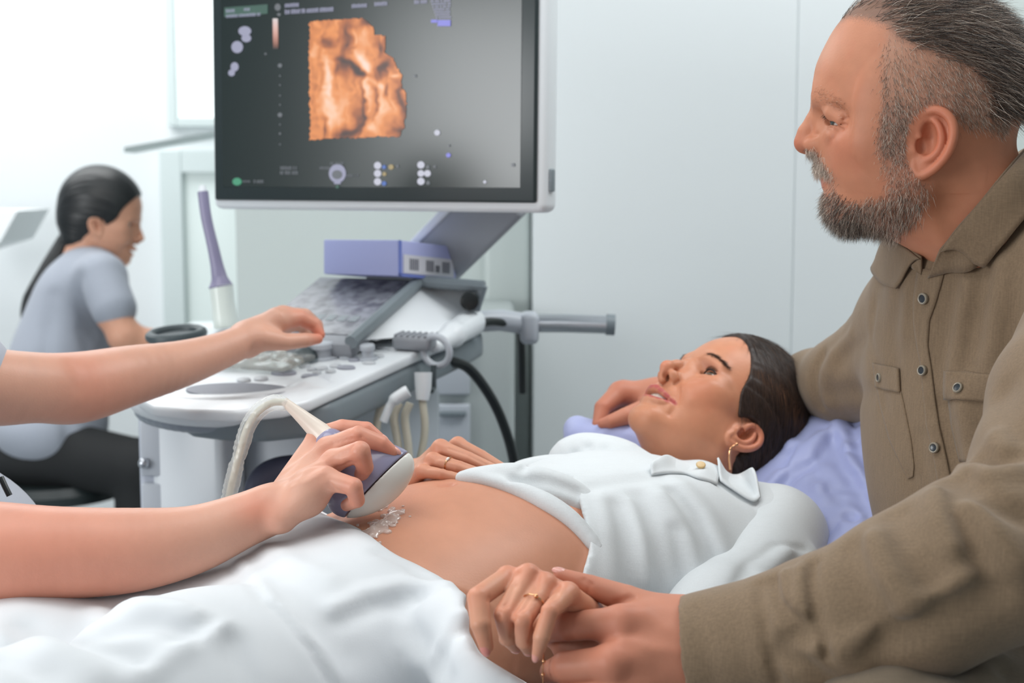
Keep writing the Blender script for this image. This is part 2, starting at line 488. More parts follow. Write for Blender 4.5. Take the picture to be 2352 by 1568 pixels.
# far window: upper pane, sill, lower glazed door leaf
YF = 4.90
M_glow = mat('daylit_glass', srgb(244, 250, 250), 0.15, emit=0.55)
M_glow2 = mat('frosted_glass', srgb(226, 238, 236), 0.3, emit=0.12)
wx0, wx1 = xb(428, YF), xb(600, YF)
zpx = lambda py, Y: P(1176, py, Y * math.cos(PITCH) + 0.13)[2]
def frame(name, x0, x1, z0, z1, Y, wd, dep, m, gm):
    f = MB(); xm, zm = (x0 + x1) / 2, (z0 + z1) / 2
    f.box((x0, Y - dep / 2, zm), (wd, dep, z1 - z0 + wd), bev=0.004); f.box((x1, Y - dep / 2, zm), (wd, dep, z1 - z0 + wd), bev=0.004)
    f.box((xm, Y - dep / 2, z0), (x1 - x0 - wd, dep * .96, wd), bev=0.002); f.box((xm, Y - dep / 2, z1), (x1 - x0 - wd, dep * .96, wd), bev=0.002)
    o = struct(name, f, m)
    g = MB().box((xm, Y - 0.012, zm), (x1 - x0 - wd, 0.012, z1 - z0 - wd)).build('pane', gm, o, smooth=False)
    return o
frame('window_1', xb(425, YF), xb(640, YF), zpx(285, YF), zpx(-330, YF), YF, 0.03, 0.04, M_frame, M_glow)
frame('door_1', xb(420, YF), xb(700, YF), 0.02, zpx(372, YF), YF, 0.075, 0.05, M_frame, M_glow2)
sl = MB().prism([P(285, 338, 3.95), P(500, 300, 4.6), P(700, 300, 4.62), P(700, 312, 4.62), P(500, 312, 4.6), P(285, 350, 3.95)], (0.0, 0.12, 0.0))
struct('trim_4', sl, M_frame)

struct('trim_5', MB().prism([P(-200, 484, 4.3), P(40, 484, 4.3), P(0, 556, 4.3), P(-200, 620, 4.3)], (0.0, 0.3, 0.0)), mat('pale_grey_paint', srgb(246, 250, 252), 0.5))
# ------------------------------------------------------------------ ultrasound scanner
M_wp = mat('white_plastic', srgb(226, 231, 235), 0.28)
M_gp = mat('grey_plastic', srgb(122, 132, 138), 0.4)
M_dg = mat('dark_grey_plastic', srgb(62, 72, 76), 0.45)
M_lav = mat('lavender_grey_plastic', srgb(146, 150, 157), 0.4); M_pur = mat('lavender_plastic', srgb(134, 130, 158), 0.35)
M_lav2 = mat('pale_lavender_plastic', srgb(178, 180, 194), 0.22)
M_blk = mat('black_plastic', srgb(22, 28, 30), 0.35)
M_body = mat('light_grey_plastic', srgb(184, 190, 198), 0.38)
M_chrome = mat('brushed_metal', srgb(190, 194, 200), 0.28, 0.85)
M_film = mat('crinkled_clear_film', srgb(225, 228, 226), 0.12, Alpha=1.0, **{'Transmission Weight': 0.75, 'IOR': 1.2})
FR, BR = P(740, 905, 1.80), P(1100, 742, 2.18)
sd = BR - FR; LEN = np.linalg.norm(sd); sv = sd / LEN
sh = nrm([sd[0], sd[1], 0]); uu = np.array([sh[1], -sh[0], 0.0]); tn = nrm(np.cross(uu, sv))
T = lambda a, b, c=0.0: FR + uu * a + sv * b + tn * c
RT = np.stack([uu, sv, tn], 1)
on = lambda px, py, c=0.0: hit(px, py, FR + tn * c, tn)
scan = thing('ultrasound_scanner', 'white and grey ultrasound scanner console with tilted keyboard tray and touch screen', 'ultrasound machine')
outp = [(745, 902), (830, 865), (960, 807), (1060, 763), (1098, 742), (1092, 728), (1050, 722), (800, 735), (600, 745), (430, 752), (372, 762), (335, 800), (312, 870), (316, 912), (350, 932), (430, 941), (540, 943), (650, 932), (712, 917)]
oa = np.array([[np.dot(on(*p) - FR, uu), np.dot(on(*p) - FR, sv)] for p in outp]); oc = oa.mean(0)
pol = lambda k, c: [T(*(oc + (q - oc) * k), c) for q in oa]
MB().prism(pol(1.0, -0.016)[::-1], tn * 0.016, bev=0.005, seg=3).build('control_panel', M_wp, scan)
MB().prism([p + sv * .030 + uu * .012 for p in pol(0.93, -0.056)][::-1], tn * 0.040, bev=0.010, seg=3).build('tray_underside', M_gp, scan)
# front hand rest: a rounded bar with a grey hollow behind it
fr = Sdf(0.003)
bar = spline([on(*p, -0.018) for p in [(322, 892), (332, 920), (400, 938), (500, 944), (600, 939), (680, 924), (738, 900), (762, 884)]], 5)
fr.chain(bar, list(np.interp(np.linspace(0, 1, len(bar)), [0, .12, .5, .85, 1], [.012, .019, .0215, .0215, .016])), k=.003)
fr.box(on(690, 900, -.012), (.055, .022, .013), RT, rad=.010, k=.014)
V, Q = fr.mesh(); put('hand_rest', mesh_np('hand_rest', V, Q), M_wp, scan)
hc0 = on(545, 897)
cz = MB().prism([on(545 + 118 * math.cos(t), 897 - 15 * math.sin(t), 0.0004) for t in np.linspace(0, 2 * np.pi, 44, endpoint=False)], tn * 0.002)
cz.build('hand_rest_hollow', mat('grey_rubber', srgb(128, 130, 140), 0.5), scan)
bar2 = [p - tn * .017 + sv * .003 for p in bar]
bm_ = Sdf(0.003); bm_.chain(bar2, .0135, k=.003); V, Q = bm_.mesh(); put('bumper', mesh_np('bumper', V, Q), mat('mid_grey_bumper', srgb(140, 148, 158), 0.35), scan)
# keys, sliders and knobs
M_key = mat('pale_key', srgb(196, 201, 206), 0.35); M_keyd = mat('lavender_key', srgb(150, 154, 166), 0.4)
for px, py, ru, rs, m in [(652, 858, .019, .009, M_keyd), (712, 866, .013, .006, M_keyd), (600, 872, .010, .006, M_key), (560, 875, .01, .006, M_key),
                          (740, 848, .008, .006, M_key), (770, 842, .008, .006, M_key), (795, 846, .014, .006, M_keyd), (700, 842, .008, .006, M_key),
                          (716, 850, .006, .005, M_key), (728, 858, .006, .005, M_key), (668, 842, .007, .005, M_key), (760, 855, .007, .005, M_key),
                          (880, 800, .012, .005, M_key), (905, 803, .01, .005, M_key), (870, 820, .008, .005, M_key), (848, 835, .01, .005, M_key), (815, 828, .009, .006, M_keyd)]:
    c = on(px, py)
    MB().lathe([(1.0, -0.002), (1.0, 0.002), (0.9, 0.0032), (0.02, 0.0034)], (0, 0, 0), seg=20).build('key', m, scan).matrix_world = \
        Matrix.Translation(Vector(c)) @ Matrix(np.stack([uu * ru, sv * rs * 1.4, tn], 1).tolist()).to_4x4()
for px, py, r, hh in [(800, 822, .0105, .02), (846, 826, .0105, .02), (742, 822, .019, .022), (775, 800, .008, .014)]:
    c = on(px, py)
    MB().lathe([(r * 1.25, 0), (r * 1.25, 0.003), (r * 0.8, 0.004), (r * 0.8, hh * 0.7), (r, hh * 0.72), (r, hh), (r * 0.85, hh + 0.002), (0.0005, hh + 0.002)], c, tn).build('knob', M_body, scan)
tb = MB(); tb.torus(on(700, 826, 0.001), 0.022, 0.003, tn); tb.build('trackball_ring', M_gp, scan)
MB().ball(on(700, 826, 0.002), 0.019).build('trackball', M_dg, scan)
# row of keys under a crinkled clear cover on the left
kb = MB()
for i in range(7):
    for j in range(3):
        kb.box(on(600, 830) + uu * (-0.06 + 0.020 * i) + sv * (-.022 + 0.021 * j) + tn * 0.002, (0.016, 0.017, 0.006), RT, bev=0.002, seg=1)
kb.build('keyboard', mat('brown_grey_keys', srgb(150, 142, 134), 0.4), scan)
# ridge with lavender grip, coupling and cable fork at the right
rd = Sdf(0.0035)
rd.chain([on(1082, 740, 0.008), on(1040, 768, 0.006), on(1000, 795, 0.002)], [.022, .018, .010], k=.008)
rd.chain([P(862, 778, 2.02), P(935, 742, 2.12), P(1010, 722, 2.18), P(1078, 726, 2.18)], [.004, .007, .010, .017], k=.01)
V, Q = rd.mesh(); put('side_ridge', mesh_np('side_ridge', V, Q), M_wp, scan)
gk = MB()
c = on(952, 785, 0.012)
gk.box(c, (0.062, 0.03, 0.022), RT, bev=0.008)
for i in range(6): gk.box(c + uu * (-0.024 + 0.0095 * i) + tn * 0.011, (0.004, 0.026, 0.004), RT, bev=0.001, seg=1)
gk.build('thumb_wheel', M_lav, scan)
MB().torus(on(1002, 806, 0.002), 0.021, 0.005, sv, sc=(1, 1)).build('cable_ring', M_body, scan)
# sloping touch screen
TL, TR, SR, SL = P(735, 634, 2.25), P(962, 640, 2.17), P(803, 792, 1.97), P(560, 775, 2.06)
SR, SL = np.array(SR), np.array(SL)
sx, sy = TR - TL, SL - TL
sn = nrm(np.cross(sx, sy)); sn = sn if sn[2] > 0 else -sn
MB().prism([TL, TR, SR, SL], -sn * 0.022, bev=0.004).build('touch_screen_frame', M_lav, scan)
q = lambda u, v: (TL * (1 - u) + TR * u) * (1 - v) + (SL * (1 - u) + SR * u) * v
m = bpy.data.materials.new('touch_screen_picture'); m.use_nodes = True
nt = m.node_tree; b = nt.nodes['Principled BSDF']; b.inputs['Roughness'].default_value = 0.25
tcn = nt.nodes.new('ShaderNodeTexCoord'); mp = nt.nodes.new('ShaderNodeMapping'); mp.inputs['Scale'].default_value = (48, 48, 90)
ns = nt.nodes.new('ShaderNodeTexNoise'); ns.inputs['Scale'].default_value = 1.0; ns.inputs['Detail'].default_value = 2
cr = nt.nodes.new('ShaderNodeValToRGB'); cr.color_ramp.elements[0].color = (*srgb(86, 87, 97), 1); cr.color_ramp.elements[1].color = (*srgb(134, 137, 145), 1)
cr.color_ramp.elements[0].position = 0.35; cr.color_ramp.elements[1].position = 0.6
nt.links.new(tcn.outputs['Object'], mp.inputs[0]); nt.links.new(mp.outputs[0], ns.inputs['Vector']); nt.links.new(ns.outputs['Fac'], cr.inputs[0])
nt.links.new(cr.outputs[0], b.inputs['Base Color']); nt.links.new(cr.outputs[0], b.inputs['Emission Color']); b.inputs['Emission Strength'].default_value = 0.04
MB().prism([q(.05, .06) , q(.93, .06), q(.92, .88), q(.04, .88)], sn * 0.0015).build('touch_screen', m, scan)
bt = MB()
for i in range(7): bt.prism([q(.12 + .11 * i, .62), q(.19 + .11 * i, .62), q(.19 + .11 * i, .70), q(.12 + .11 * i, .70)], sn * 0.0022)
bt.build('screen_buttons', M_gp, scan)
# housing behind the touch screen
back = np.array([-0.16, 0.10, 0.0])
hp = [P(812, 784, 1.985), P(968, 648, 2.165), P(1108, 662, 2.13), P(1082, 735, 2.15), P(1000, 770, 2.08)]
MB().prism(hp, back, bev=0.004).build('screen_housing', M_wp, scan)
gb = MB()
gb.tube([P(806, 786, 1.97), P(966, 644, 2.155)], 0.010, 8); gb.tube([P(966, 646, 2.15), P(1112, 658, 2.12)], 0.009, 8); gb.tube([P(1110, 656, 2.12), P(1092, 712, 2.13)], 0.007, 8)
gb.prism([P(966, 640, 2.16), P(1112, 652, 2.125), P(1112, 652, 2.125) + back * .55, P(966, 640, 2.16) + back * .55], np.array([0, 0, -0.012]))
gb.build('housing_edge', M_gp, scan)
pk = MB(); pk.lathe([(0.014, -0.006), (0.014, 0.002), (0.010, 0.004), (0.001, 0.004)], P(1078, 692, 2.115), P(1078, 692, 2.0) - P(1078, 692, 2.1), 20); pk.build('socket', M_blk, scan)
# monitor arm
ar = MB()
A0, A1 = P(965, 640, 2.26), P(1165, 440, 2.10)
ad = nrm(A1 - A0); aw = nrm(np.cross(ad, FWD)); an = np.cross(aw, ad)
ar.box((A0 + A1) / 2, (0.085, np.linalg.norm(A1 - A0), 0.03), np.stack([aw, ad, an], 1), bev=0.008)
ar.build('monitor_arm', M_lav, scan)
ed = MB(); ed.box((A0 + A1) / 2 + aw * 0.045 * (-1 if aw @ RGT > 0 else 1), (0.014, np.linalg.norm(A1 - A0), 0.036), np.stack([aw, ad, an], 1), bev=0.004); ed.build('arm_edge', M_wp, scan)
# side handle with its tube
hd = MB()
hd.tube([P(1085, 738, 2.20), P(1150, 735, 2.22), P(1215, 745, 2.24)], 0.017, 12); hd.box(P(1216, 752, 2.24), (0.03, 0.05, 0.05), bev=0.01)
hd.tube([P(1214, 760, 2.24), P(1208, 785, 2.25)], [0.012, 0.004], 10)
hd.build('handle_bracket', M_body, scan)
MB().tube([P(1214, 742, 2.24), P(1300, 742, 2.22), P(1398, 745, 2.20)], 0.0145, 16).build('handle_tube', M_chrome, scan)
MB().tube([P(1392, 745, 2.20), P(1412, 746, 2.20)], 0.0165, 16).build('handle_cap', M_gp, scan)
# lower column, cabinet and base
ctr = T(-0.25, 0.2, -0.03)
RH = np.stack([uu, sh, np.array([0, 0, 1.0])], 1)
G = lambda a, b, z: np.array([*(ctr[:2] + uu[:2] * a + sh[:2] * b), z])
col_ = MB(); col_.box(G(0.02, 0.10, 0.66), (0.30, 0.34, 0.46), RH, bev=0.03); col_.build('lift_column', M_body, scan)
fc = MB(); fc.box(G(-0.03, -0.10, 0.60), (0.13, 0.06, 0.56), RH, bev=0.015); fc.build('column_cover', M_wp, scan)
lb = MB(); lb.box(G(0.0, 0.12, 0.34), (0.40, 0.46, 0.40), RH, bev=0.03); lb.build('cabinet', M_body, scan)
sb = MB(); sb.box(G(0.0, 0.08, 0.10), (0.46, 0.56, 0.08), RH, bev=0.02); sb.build('base', M_gp, scan)
for a, b_ in [(-.2, -.18), (.2, -.18), (-.2, .34), (.2, .34)]:
    k = MB(); k.lathe([(0.045, -0.015), (0.05, -0.01), (0.05, 0.01), (0.045, 0.015)], G(a, b_, 0.05), uu, 20); k.build('castor', M_blk, scan)
lx0, lx1 = P(312, 1000, 2.02)[0], P(470, 1000, 2.02)[0]
MB().box(((lx0 + lx1) / 2, 2.12, 0.66), (lx1 - lx0, 0.24, 0.42), bev=0.008).build('storage_box', mat('cool_grey_laminate', srgb(176, 182, 194), 0.4), scan)
d_ = MB().box(((lx0 + lx1) / 2, 1.995, 0.82), (lx1 - lx0 - 0.012, 0.014, 0.08), bev=0.003).build('storage_drawer', M_body, scan)
MB().ball((lx0 + 0.012, 1.985, 0.80), 0.008).build('drawer_knob', M_chrome, d_)
MB().box(((lx0 + lx1) / 2, 1.995, 0.62), (lx1 - lx0 - 0.012, 0.014, 0.30), bev=0.003).build('storage_door', M_body, scan)
MB().tube(spline([P(585, 1150, 1.86), P(596, 1105, 1.86), P(635, 1078, 1.87), P(700, 1072, 1.88), P(780, 1085, 1.9)], 6), .016, 14).build('foot_bar', mat('dark_lavender_rubber', srgb(78, 80, 100), .5), scan)
settle(scan, (ctr[0], ctr[1], 0.0))

# crumpled clear film on the keys
fm = Sdf(0.004)
fc_ = on(575, 826, 0.009)
fm.box(fc_, (0.085, 0.040, 0.005), RT, rad=0.006)
for i in range(14):
    r_ = np.random.default_rng(40 + i)
    a = fc_ + uu * r_.uniform(-.07, .07) + sv * r_.uniform(-.03, .03) + tn * .008
    fm.fold([a, a + uu * r_.uniform(-.05, .05) + sv * r_.uniform(-.03, .03)], 0.006, r_.choice([-0.005, 0.004]))
V, Q = fm.mesh(); tag(put('clear_film', mesh_np('clear_film', V, Q), M_film), 'crumpled clear film lying over the scanner keys beside the operator hand', 'plastic film')

# ------------------------------------------------------------------ monitor
BL, BRm = P(497, 458, 2.13), P(1233, 468, 1.87)
mx = nrm([*(BRm - BL)[:2], 0]); mn = nrm(np.cross(mx, [0, 0, 1.0])); mz = nrm(np.array([0, 0, 1.0]) * math.cos(math.radians(1.0)) - mn * math.sin(math.radians(1.0))); mn = nrm(np.cross(mx, mz)); W_ = np.linalg.norm((BRm - BL)[:2]); H_ = W_ * 0.665
RM = np.stack([mx, mz, -mn], 1)
MO = np.array([BL[0], BL[1], (BL[2] + BRm[2]) / 2])
S_ = lambda u, v, c=0.0: MO + mx * u + mz * v + mn * c     # mn points to the viewer
mon = thing('monitor', 'large flat monitor in a white case showing an orange three dimensional scan picture', 'monitor')
MB().box(S_(W_ / 2, H_ / 2 - 0.004, -0.022), (W_ + 0.020, H_ + 0.018, 0.042), RM, bev=0.012, seg=4).build('case', M_wp, mon)
MB().box(S_(W_ / 2, H_ / 2, 0.001), (W_, H_, 0.008), RM, bev=0.0035).build('bezel', mat('black_bezel', srgb(38, 48, 50), 0.3), mon)
MB().box(S_(W_ / 2, H_ / 2 + 0.01, -0.06), (W_ * 0.5, H_ * 0.5, 0.06), RM, bev=0.02).build('rear_cover', M_body, mon)
MB().box(S_(W_ + 0.011, 0.03, -0.02), (0.006, 0.03, 0.012), RM, bev=0.002).build('side_button', M_gp, mon)
sx0, sx1, sz0, sz1 = 0.017, W_ - 0.022, 0.020, H_ - 0.02
M_scr = mat('screen_glass', srgb(14, 24, 24), 0.21, emit=0.30, **{'Specular IOR Level': 0.6})
M_scr.node_tree.nodes['Principled BSDF'].inputs['Emission Color'].default_value = (*srgb(28, 46, 45), 1)
MB().box(S_((sx0 + sx1) / 2, (sz0 + sz1) / 2, 0.0048), (sx1 - sx0, sz1 - sz0, 0.002), RM).build('screen', M_scr, mon, smooth=False)
mp0 = S_(0, 0, 0.0062)
def scr(px, py):
    h_ = hit(px, py, mp0, mn); return float(np.dot(h_ - MO, mx)), float(np.dot(h_ - MO, mz))
# the orange picture: a coloured relief drawn on a fine flat grid
EM = bpy.data.materials.new('scan_picture'); EM.use_nodes = True
b = EM.node_tree.nodes['Principled BSDF']; at = EM.node_tree.nodes.new('ShaderNodeAttribute'); at.attribute_name = 'tint'
b.inputs['Base Color'].default_value = (0.01, 0.01, 0.01, 1); b.inputs['Roughness'].default_value = 0.35
EM.node_tree.links.new(at.outputs['Color'], b.inputs['Emission Color']); b.inputs['Emission Strength'].default_value = 1.0
nx_, ny_ = 150, 190
gx, gy = np.meshgrid(np.linspace(706, 942, nx_), np.linspace(36, 324, ny_))
cx_, cy_ = (gx - 460) * 2.868, gy * 2.868           # coordinates of the traced enlargement
poly = np.array([(716, 140), (950, 122), (1065, 118), (1085, 130), (1145, 175), (1150, 225), (1215, 232), (1222, 345), (1275, 385), (1300, 440), (1330, 490), (1325, 540), (1360, 640), (1358, 740), (1345, 830), (1310, 905), (1180, 900), (1060, 912), (930, 908), (760, 922), (722, 925), (718, 500)], float)
Zc = np.zeros_like(cx_)
wx = cx_ + 26 * vnoise(cx_, cy_, Zc, 1 / 90, 1) + 10 * vnoise(cx_, cy_, Zc, 1 / 30, 2); wy = cy_ + 30 * vnoise(cx_, cy_, Zc + 3, 1 / 90, 3)
v = 0.66 + 0.10 * vnoise(wx * 1.8, wy * 0.35, Zc, 1 / 40, 4) + 0.08 * vnoise(wx, wy, Zc, 1 / 26, 5)
g = lambda x, y, sx, sy, a=0.0: np.exp(-((((wx - x) * math.cos(a) + (wy - y) * math.sin(a)) / sx) ** 2 + ((-(wx - x) * math.sin(a) + (wy - y) * math.cos(a)) / sy) ** 2))
for x, y, sx_, sy_, a_, amp in [(850, 560, 38, 230, -0.06, .42), (860, 760, 60, 90, 0, .22), (760, 300, 30, 180, 0, .10), (1110, 440, 26, 60, -.5, .45), (1170, 540, 22, 60, -.9, .35), (1060, 390, 40, 50, 0, .3),
                               (1200, 700, 60, 140, 0, .28), (1110, 850, 50, 34, 0, .35), (1105, 620, 18, 130, .1, .3), (930, 650, 40, 170, -.15, .12), (1050, 250, 70, 50, 0, .2), (1300, 500, 22, 24, 0, .35),
                               (850, 280, 46, 44, 0, -.34), (965, 250, 30, 130, 0, -.38), (1060, 475, 70, 26, .35, -.5), (1000, 430, 60, 20, .5, -.34), (930, 440, 30, 60, .2, -.3), (1210, 440, 28, 70, .5, -.34), (1250, 430, 26, 60, .5, -.2),
                               (1150, 650, 14, 130, .08, -.3), (1070, 720, 14, 150, .08, -.3), (1330, 660, 26, 150, 0, -.3), (960, 870, 90, 36, -.1, -.42), (1040, 800, 30, 80, 0, -.25), (1190, 300, 34, 60, 0, -.3), (1100, 150, 40, 20, 0, -.4), (1235, 600, 20, 40, 0.5, -.3), (1300, 860, 50, 50, 0, -.22), (800, 860, 10, 90, .2, -.25), (1010, 170, 40, 20, 0, -.1)]:
    v = v + amp * (1.5 if amp < 0 else 1.1) * g(x, y, sx_, sy_, a_)
v = np.clip(v, 0.0, 1.2)
keys = [0.0, 0.25, 0.5, 0.75, 1.0, 1.2]; cols = np.array([srgb(52, 30, 24), srgb(110, 58, 34), srgb(178, 98, 46), srgb(230, 142, 74), srgb(246, 188, 146), srgb(250, 214, 196)])
C_ = np.stack([np.interp(v, keys, cols[:, k]) for k in range(3)], -1)
ins = inside(cx_ + 7 * vnoise(cx_, cy_, Zc, 1 / 18, 8), cy_ + 6 * vnoise(cx_, cy_, Zc + 5, 1 / 18, 9), poly)
G_ = np.array([[0, 0, 0]] * (nx_ * ny_), float).reshape(ny_, nx_, 3)
cs_ = [scr(706, 36), scr(942, 36), scr(706, 324), scr(942, 324)]
uv = lambda a, b: ((1 - b) * ((1 - a) * np.array(cs_[0]) + a * np.array(cs_[1])) + b * ((1 - a) * np.array(cs_[2]) + a * np.array(cs_[3])))
for j in range(ny_):
    for i in range(nx_):
        p_ = scr(gx[j, i], gy[j, i]); G_[j, i] = S_(p_[0], p_[1], 0.0066)
V, Q = sheet_np(G_)
keep = ins.reshape(-1)[Q].all(1)
put('scan_picture', mesh_np('scan_picture', V, Q[keep][:, ::-1], col=C_.reshape(-1, 3)), EM, mon)
# interface marks
def emis(name, c, s=0.8): 
    m_ = mat(name, (0.02, 0.02, 0.02), 0.4); bb = m_.node_tree.nodes['Principled BSDF']
    bb.inputs['Emission Color'].default_value = (*c, 1); bb.inputs['Emission Strength'].default_value = s; return m_
E_w, E_l, E_g, E_b, E_p, E_y = emis('mark_white', srgb(214, 216, 232)), emis('mark_lavender', srgb(176, 178, 206), .7), emis('mark_green', srgb(60, 160, 120), .8), emis('mark_blue', srgb(84, 120, 200), .8), emis('mark_violet', srgb(134, 134, 226), .9), emis('mark_sand', srgb(190, 170, 120), .7)
E_d = emis('mark_dim', srgb(120, 126, 134), .6); E_t = emis('panel_green', srgb(44, 92, 78), .8)
cz2 = lambda X, Y: (460 + X / 2.868, Y / 2.868)
def rectpx(mb, X0, Y0, X1, Y1, c=0.0066, slope=0.0):
    pts = []
    for X, Y in [(X0, Y1 + slope * (X0 - X0)), (X1, Y1 + slope * (X1 - X0)), (X1, Y0 + slope * (X1 - X0)), (X0, Y0)]:
        u, v_ = scr(*cz2(X, Y)); pts.append(S_(u, v_, c))
    mb.prism(pts, mn * 0.0004)
def discpx(mb, X, Y, rx, ry=None, c=0.0066):
    ry = ry or rx; pts = []
    for t in np.linspace(0, 2 * np.pi, 20, endpoint=False):
        u, v_ = scr(*cz2(X + rx * math.cos(t), Y + ry * math.sin(t))); pts.append(S_(u, v_, c))
    mb.prism(pts, mn * 0.0004)
def words(mb, X0, Y, X1, hgt, slope=-0.06, seed=0):
    """a line of small glyph-like dashes"""
    r_ = np.random.default_rng(seed); x = X0
    while x < X1 - 6:
        wl = r_.uniform(7, 13); t = r_.uniform(0.55, 1.0)
        yy = Y + slope * (x - X0)
        rectpx(mb, x, yy - hgt * t / 2, x + wl * 0.32, yy + hgt / 2, slope=slope); rectpx(mb, x, yy + hgt * 0.25, x + wl * 0.8, yy + hgt / 2, slope=slope)
        rectpx(mb, x + wl * 0.5, yy - hgt * 0.4, x + wl * 0.8, yy + hgt * 0.1, slope=slope)
        x += wl + (8 if r_.random() < 0.12 else 1.5)
o = MB(); rectpx(o, 160, 50, 445, 112, c=0.0064, slope=-0.075); o.build('patient_strip', E_t, mon, smooth=False)
for a_ in [dict(z=(172, 72, 230, 22, -0.06, 1)), dict(z=(290, 62, 330, 20, -0.06, 2)), dict(z=(172, 106, 400, 22, -0.06, 3))]:
    o = MB(); z_ = a_['z']; words(o, *z_[:4], slope=z_[4], seed=z_[5]); o.build('patient_text', E_l, mon, smooth=False)
for a_ in [dict(z=(560, 36, 650, 26, -0.06, 4)), dict(z=(560, 78, 880, 30, -0.06, 5)), dict(z=(1000, 40, 1112, 26, -0.06, 6)), dict(z=(1150, 27, 1245, 26, -0.06, 7)), dict(z=(1412, 14, 1500, 24, -0.06, 8))]:
    o = MB(); z_ = a_['z']; words(o, *z_[:4], slope=z_[4], seed=z_[5]); o.build('header_text', E_l, mon, smooth=False)
for i in range(7):
    o = MB(); words(o, 1520 + 6 * i, 8 + 18 * i, 1650, 14, slope=-0.03, seed=20 + i); o.build('parameter_text', E_l, mon, smooth=False)
o = MB(); rectpx(o, 1565, 132, 1650, 172); rectpx(o, 1522, 130, 1562, 150); o.build('parameter_highlight', E_p, mon, smooth=False)
for X, Y, rx, ry in [(295, 205, 42, 32), (305, 252, 32, 26), (245, 310, 38, 40), (228, 440, 26, 30), (208, 480, 22, 22)]:
    o = MB(); discpx(o, X, Y, rx, ry); o.build('thumbnail_icon', E_l, mon, smooth=False)
o = MB(); discpx(o, 512, 48, 20, 24); discpx(o, 520, 96, 12, 10); o.build('probe_mark', E_d, mon, smooth=False)
# grey-to-orange bar
gb_, ck = [], []
for i in range(24):
    for k in range(2):
        u, v_ = scr(*cz2(478 + 34 * k + 3 * i / 24, 122 + 200 * i / 23)); gb_.append(S_(u, v_, 0.0066))
        t = i / 23; ck.append(np.array(srgb(214, 206, 206)) * (1 - t) ** 1.3 + np.array(srgb(196, 96, 40)) * (t * (1 - t) * 2.4) + np.array(srgb(40, 34, 30)) * t ** 3)
V, Q = sheet_np(np.array(gb_).reshape(24, 2, 3)); put('colour_bar', mesh_np('colour_bar', V, Q[:, ::-1], col=np.array(ck)), EM, mon)
for X, Y, r_ in [(527, 432, 14), (527, 500, 5), (527, 560, 5), (527, 630, 5), (527, 690, 5), (527, 757, 15), (527, 820, 5), (527, 880, 7), (527, 950, 5), (432, 355, 7), (1417, 500, 9)]:
    o = MB(); discpx(o, X, Y, r_); o.build('scale_mark', E_d, mon, smooth=False)
o = MB(); discpx(o, 905, 1142, 56, 62); rectpx(o, 884, 1190, 926, 1212); o.build('trackball_icon', E_l, mon, smooth=False)
o = MB(); discpx(o, 905, 1150, 34, 30, c=0.0072); o.build('trackball_icon_centre', E_d, mon, smooth=False)
for a_ in [dict(z=(858, 1076, 952, 18, 0.0, 31)), dict(z=(790, 1106, 856, 18, 0.0, 32)), dict(z=(965, 1156, 1056, 18, 0.0, 33)), dict(z=(530, 1106, 645, 24, 0.0, 34)), dict(z=(528, 1136, 655, 24, 0.0, 35)), dict(z=(280, 1194, 330, 12, 0.0, 36)), dict(z=(355, 1194, 420, 22, 0.0, 37))]:
    o = MB(); z_ = a_['z']; words(o, *z_[:4], slope=z_[4], seed=z_[5]); o.build('footer_text', E_d, mon, smooth=False)
for X, Y, r_, m_ in [(1170, 1090, 24, E_w), (1170, 1142, 24, E_w), (1170, 1196, 24, E_w), (1212, 1100, 13, E_b), (1258, 1100, 17, E_y), (1302, 1094, 9, E_d), (1214, 1146, 13, E_y), (1212, 1208, 15, E_b), (1455, 1086, 24, E_w), (1455, 1142, 22, E_w), (1455, 1194, 24, E_w), (1498, 1142, 22, E_w), (1500, 1100, 12, E_d), (1502, 1204, 13, E_d), (1546, 1098, 9, E_d), (1562, 874, 19, E_w), (1636, 1022, 15, E_p), (1640, 958, 8, E_d), (1876, 1198, 10, E_w), (2062, 1086, 12, E_d), (905, 1230, 12, E_t)]:
    o = MB(); discpx(o, X, Y, r_); o.build('status_icon', m_, mon, smooth=False)
o = MB(); discpx(o, 244, 1196, 30, 25); o.build('ready_icon', E_g, mon, smooth=False)
settle(mon, tuple(S_(W_ / 2, 0, -0.03)))

# ------------------------------------------------------------------ carton on the housing
bx0, bx1, bx2 = P(915, 634, 2.10), P(743, 629, 2.20), P(1048, 646, 2.20); bup = P(915, 551, 2.10) - bx0
ctn = thing('carton', 'blue carton with a white label strip lying on the scanner housing under the monitor', 'box', loc=tuple(bx0))
bxm = MB().prism([bx0, bx1, bx1 + bx2 - bx0, bx2], bup, bev=0.002)
M_ctn = mat('blue_card', srgb(178, 184, 230), 0.5)
cb = bxm.build('carton_body', M_ctn, ctn)
e1, e2 = (bx2 - bx0), bup
fn_ = nrm(np.cross(e1, e2)); fn_ = fn_ if fn_ @ FWD < 0 else -fn_
R_ = lambda u, v, c: bx0 + e1 * u + e2 * v + fn_ * c
MB().prism([R_(.08, .10, .0006), R_(.95, .10, .0006), R_(.95, .62, .0006), R_(.08, .62, .0006)], fn_ * 0.0004).build('label_strip', mat('paper_label', srgb(214, 214, 222), 0.6), ctn, smooth=False)
lt = MB()
for i, (u0, u1) in enumerate([(.18, .34), (.46, .60), (.62, .70), (.74, .88)]):
    for j in range(5):
        lt.prism([R_(u0 + (u1 - u0) * j / 5, .20, .0011), R_(u0 + (u1 - u0) * (j + .62) / 5, .20, .0011), R_(u0 + (u1 - u0) * (j + .62) / 5, .40 + .12 * (i != 2), .0011), R_(u0 + (u1 - u0) * j / 5, .40 + .12 * (i != 2), .0011)], fn_ * 0.0003)
lt.build('label_print', mat('grey_print', srgb(96, 98, 108), 0.6), ctn, smooth=False)
